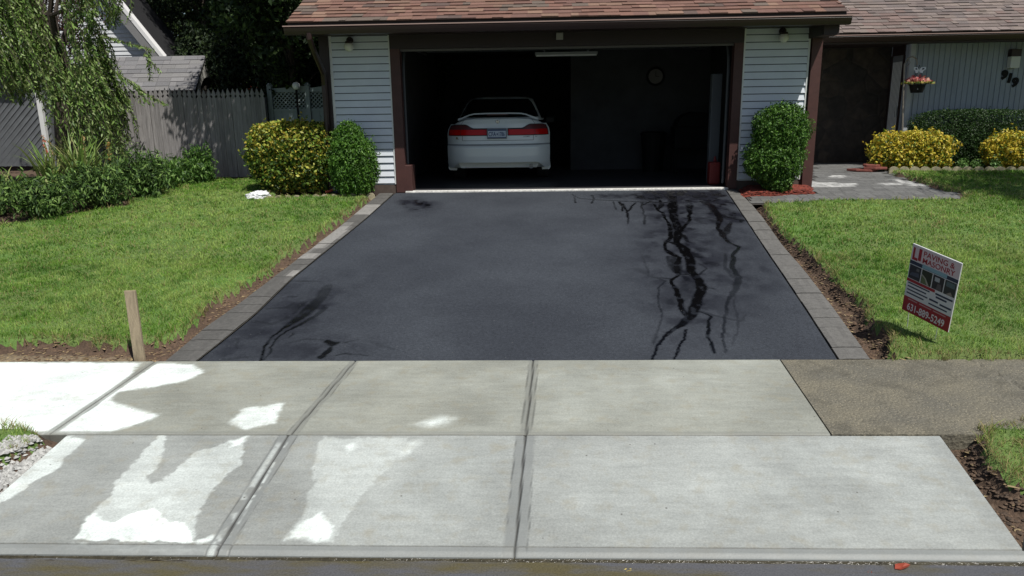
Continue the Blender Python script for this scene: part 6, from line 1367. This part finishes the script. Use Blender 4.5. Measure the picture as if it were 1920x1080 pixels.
b = MB(); b.face([(rx1 - .30, 20.0, rz1 - .06), (rx0 - .30, 20.0, top - .06), (rx0 - .3, 20.29, top - .06), (rx1 - .30, 20.29, rz1 - .06)]); b.face([(rx1 - .30, 20.0, rz1 - .06), (rx1 - .02, 19.98, rz1 - .0), (rx0 - .02, 19.98, top - .0), (rx0 - .3, 20.0, top - .06)][::-1]); nb(b, 'rake_soffit', mat('soffit grey', (.26, .26, .26), .7))
b = MB(); b.face([(rx1 - .06, 19.97, rz1 - .02), (rx1 + .05, 19.97, rz1 - .02), (rx0 + .05, 19.97, top - .02), (rx0 - .06, 19.97, top - .02)]); b.face([(rx1 + .05, 19.97, rz1 - .02), (rx1 + .05, 20.2, rz1 - .02), (rx0 + .05, 20.2, top - .02), (rx0 + .05, 19.97, top - .02)]); nb(b, 'rake_board', mat('white rake', (.80, .80, .80), .5))
# its lower wall with slanted boards
q = [(-10.86,0.041),(-10.544,1.983),(-10.983,1.65),(-11.217,0.259),(-11.931,0.054)]
wx1 = q[0][0]; b = MB(); Rr = random.Random(2)
b.box(-24, wx1, 16.62, 16.8, .12, 2.6)
s = -26.0
while s < wx1 + 2.6:
    p0, p1 = [s, .13], [s + 2.45, 2.55]
    if p1[0] > wx1: t = (wx1 - p0[0]) / (p1[0] - p0[0]); p1 = [wx1, p0[1] + (p1[1] - p0[1]) * t] if t > 0 else None
    if p1 is not None and p0[0] < wx1 and p1[0] > -24: b.face([(p0[0], 16.60, p0[1]), (min(p0[0] + .14, wx1), 16.618, p0[1]), (min(p1[0] + .14, wx1), 16.618, p1[1]), (p1[0], 16.60, p1[1])])
    s += .15
nb(b, 'slanted_board_wall', mat('grey slanted boards', (.13, .14, .15), .8, .15, 6, .2, 30))
b = MB(); b.box(-24, wx1 - .02, 16.66, 16.8, -.4, .118); nb(b, 'foundation', mat('neighbour base', (.03, .02, .018), .9))
b = MB(); b.face([(-25, 16.2, 2.52), (wx1 - .2, 16.2, 2.52), (wx1 - .2, 19.8, 2.75), (-25, 19.8, 2.75)]); nb(b, 'lower_roof', mat('neighbour shingles', (.06, .055, .055), .9, .3, 20))
b = MB(); b.box(-24.5, wx1 - .21, 16.2, 16.3, 2.4, 2.51); nb(b, 'fascia', M_white)
b = MB(); b.box(q[2][0] - .05, q[2][0] + .05, 16.52, 16.6, .25, 2.4); nb(b, 'downspout', M_white)
b = MB(); b.box(wx1 - .1, wx1, 16.8, 19.8, -.2, 2.4); nb(b, 'side_wall', mat('neighbour side', (.05, .05, .055), .9))
# plain white box added behind the gate to brighten the lattice gaps
e = empty('lattice_backdrop', (-4.9, 20.5, 0), 'added plain white outbuilding glimpsed through the gate lattice', 'backdrop')
b = MB(); b.box(-.9, 1.0, 0, 1.4, -.2, 1.62); b.build('wall', mat('outbuilding white', (.78, .8, .78), .6), e)
b = MB(); b.box(-1.0, 1.1, -.08, 1.48, 1.622, 1.68); b.build('roof', M_black, e)
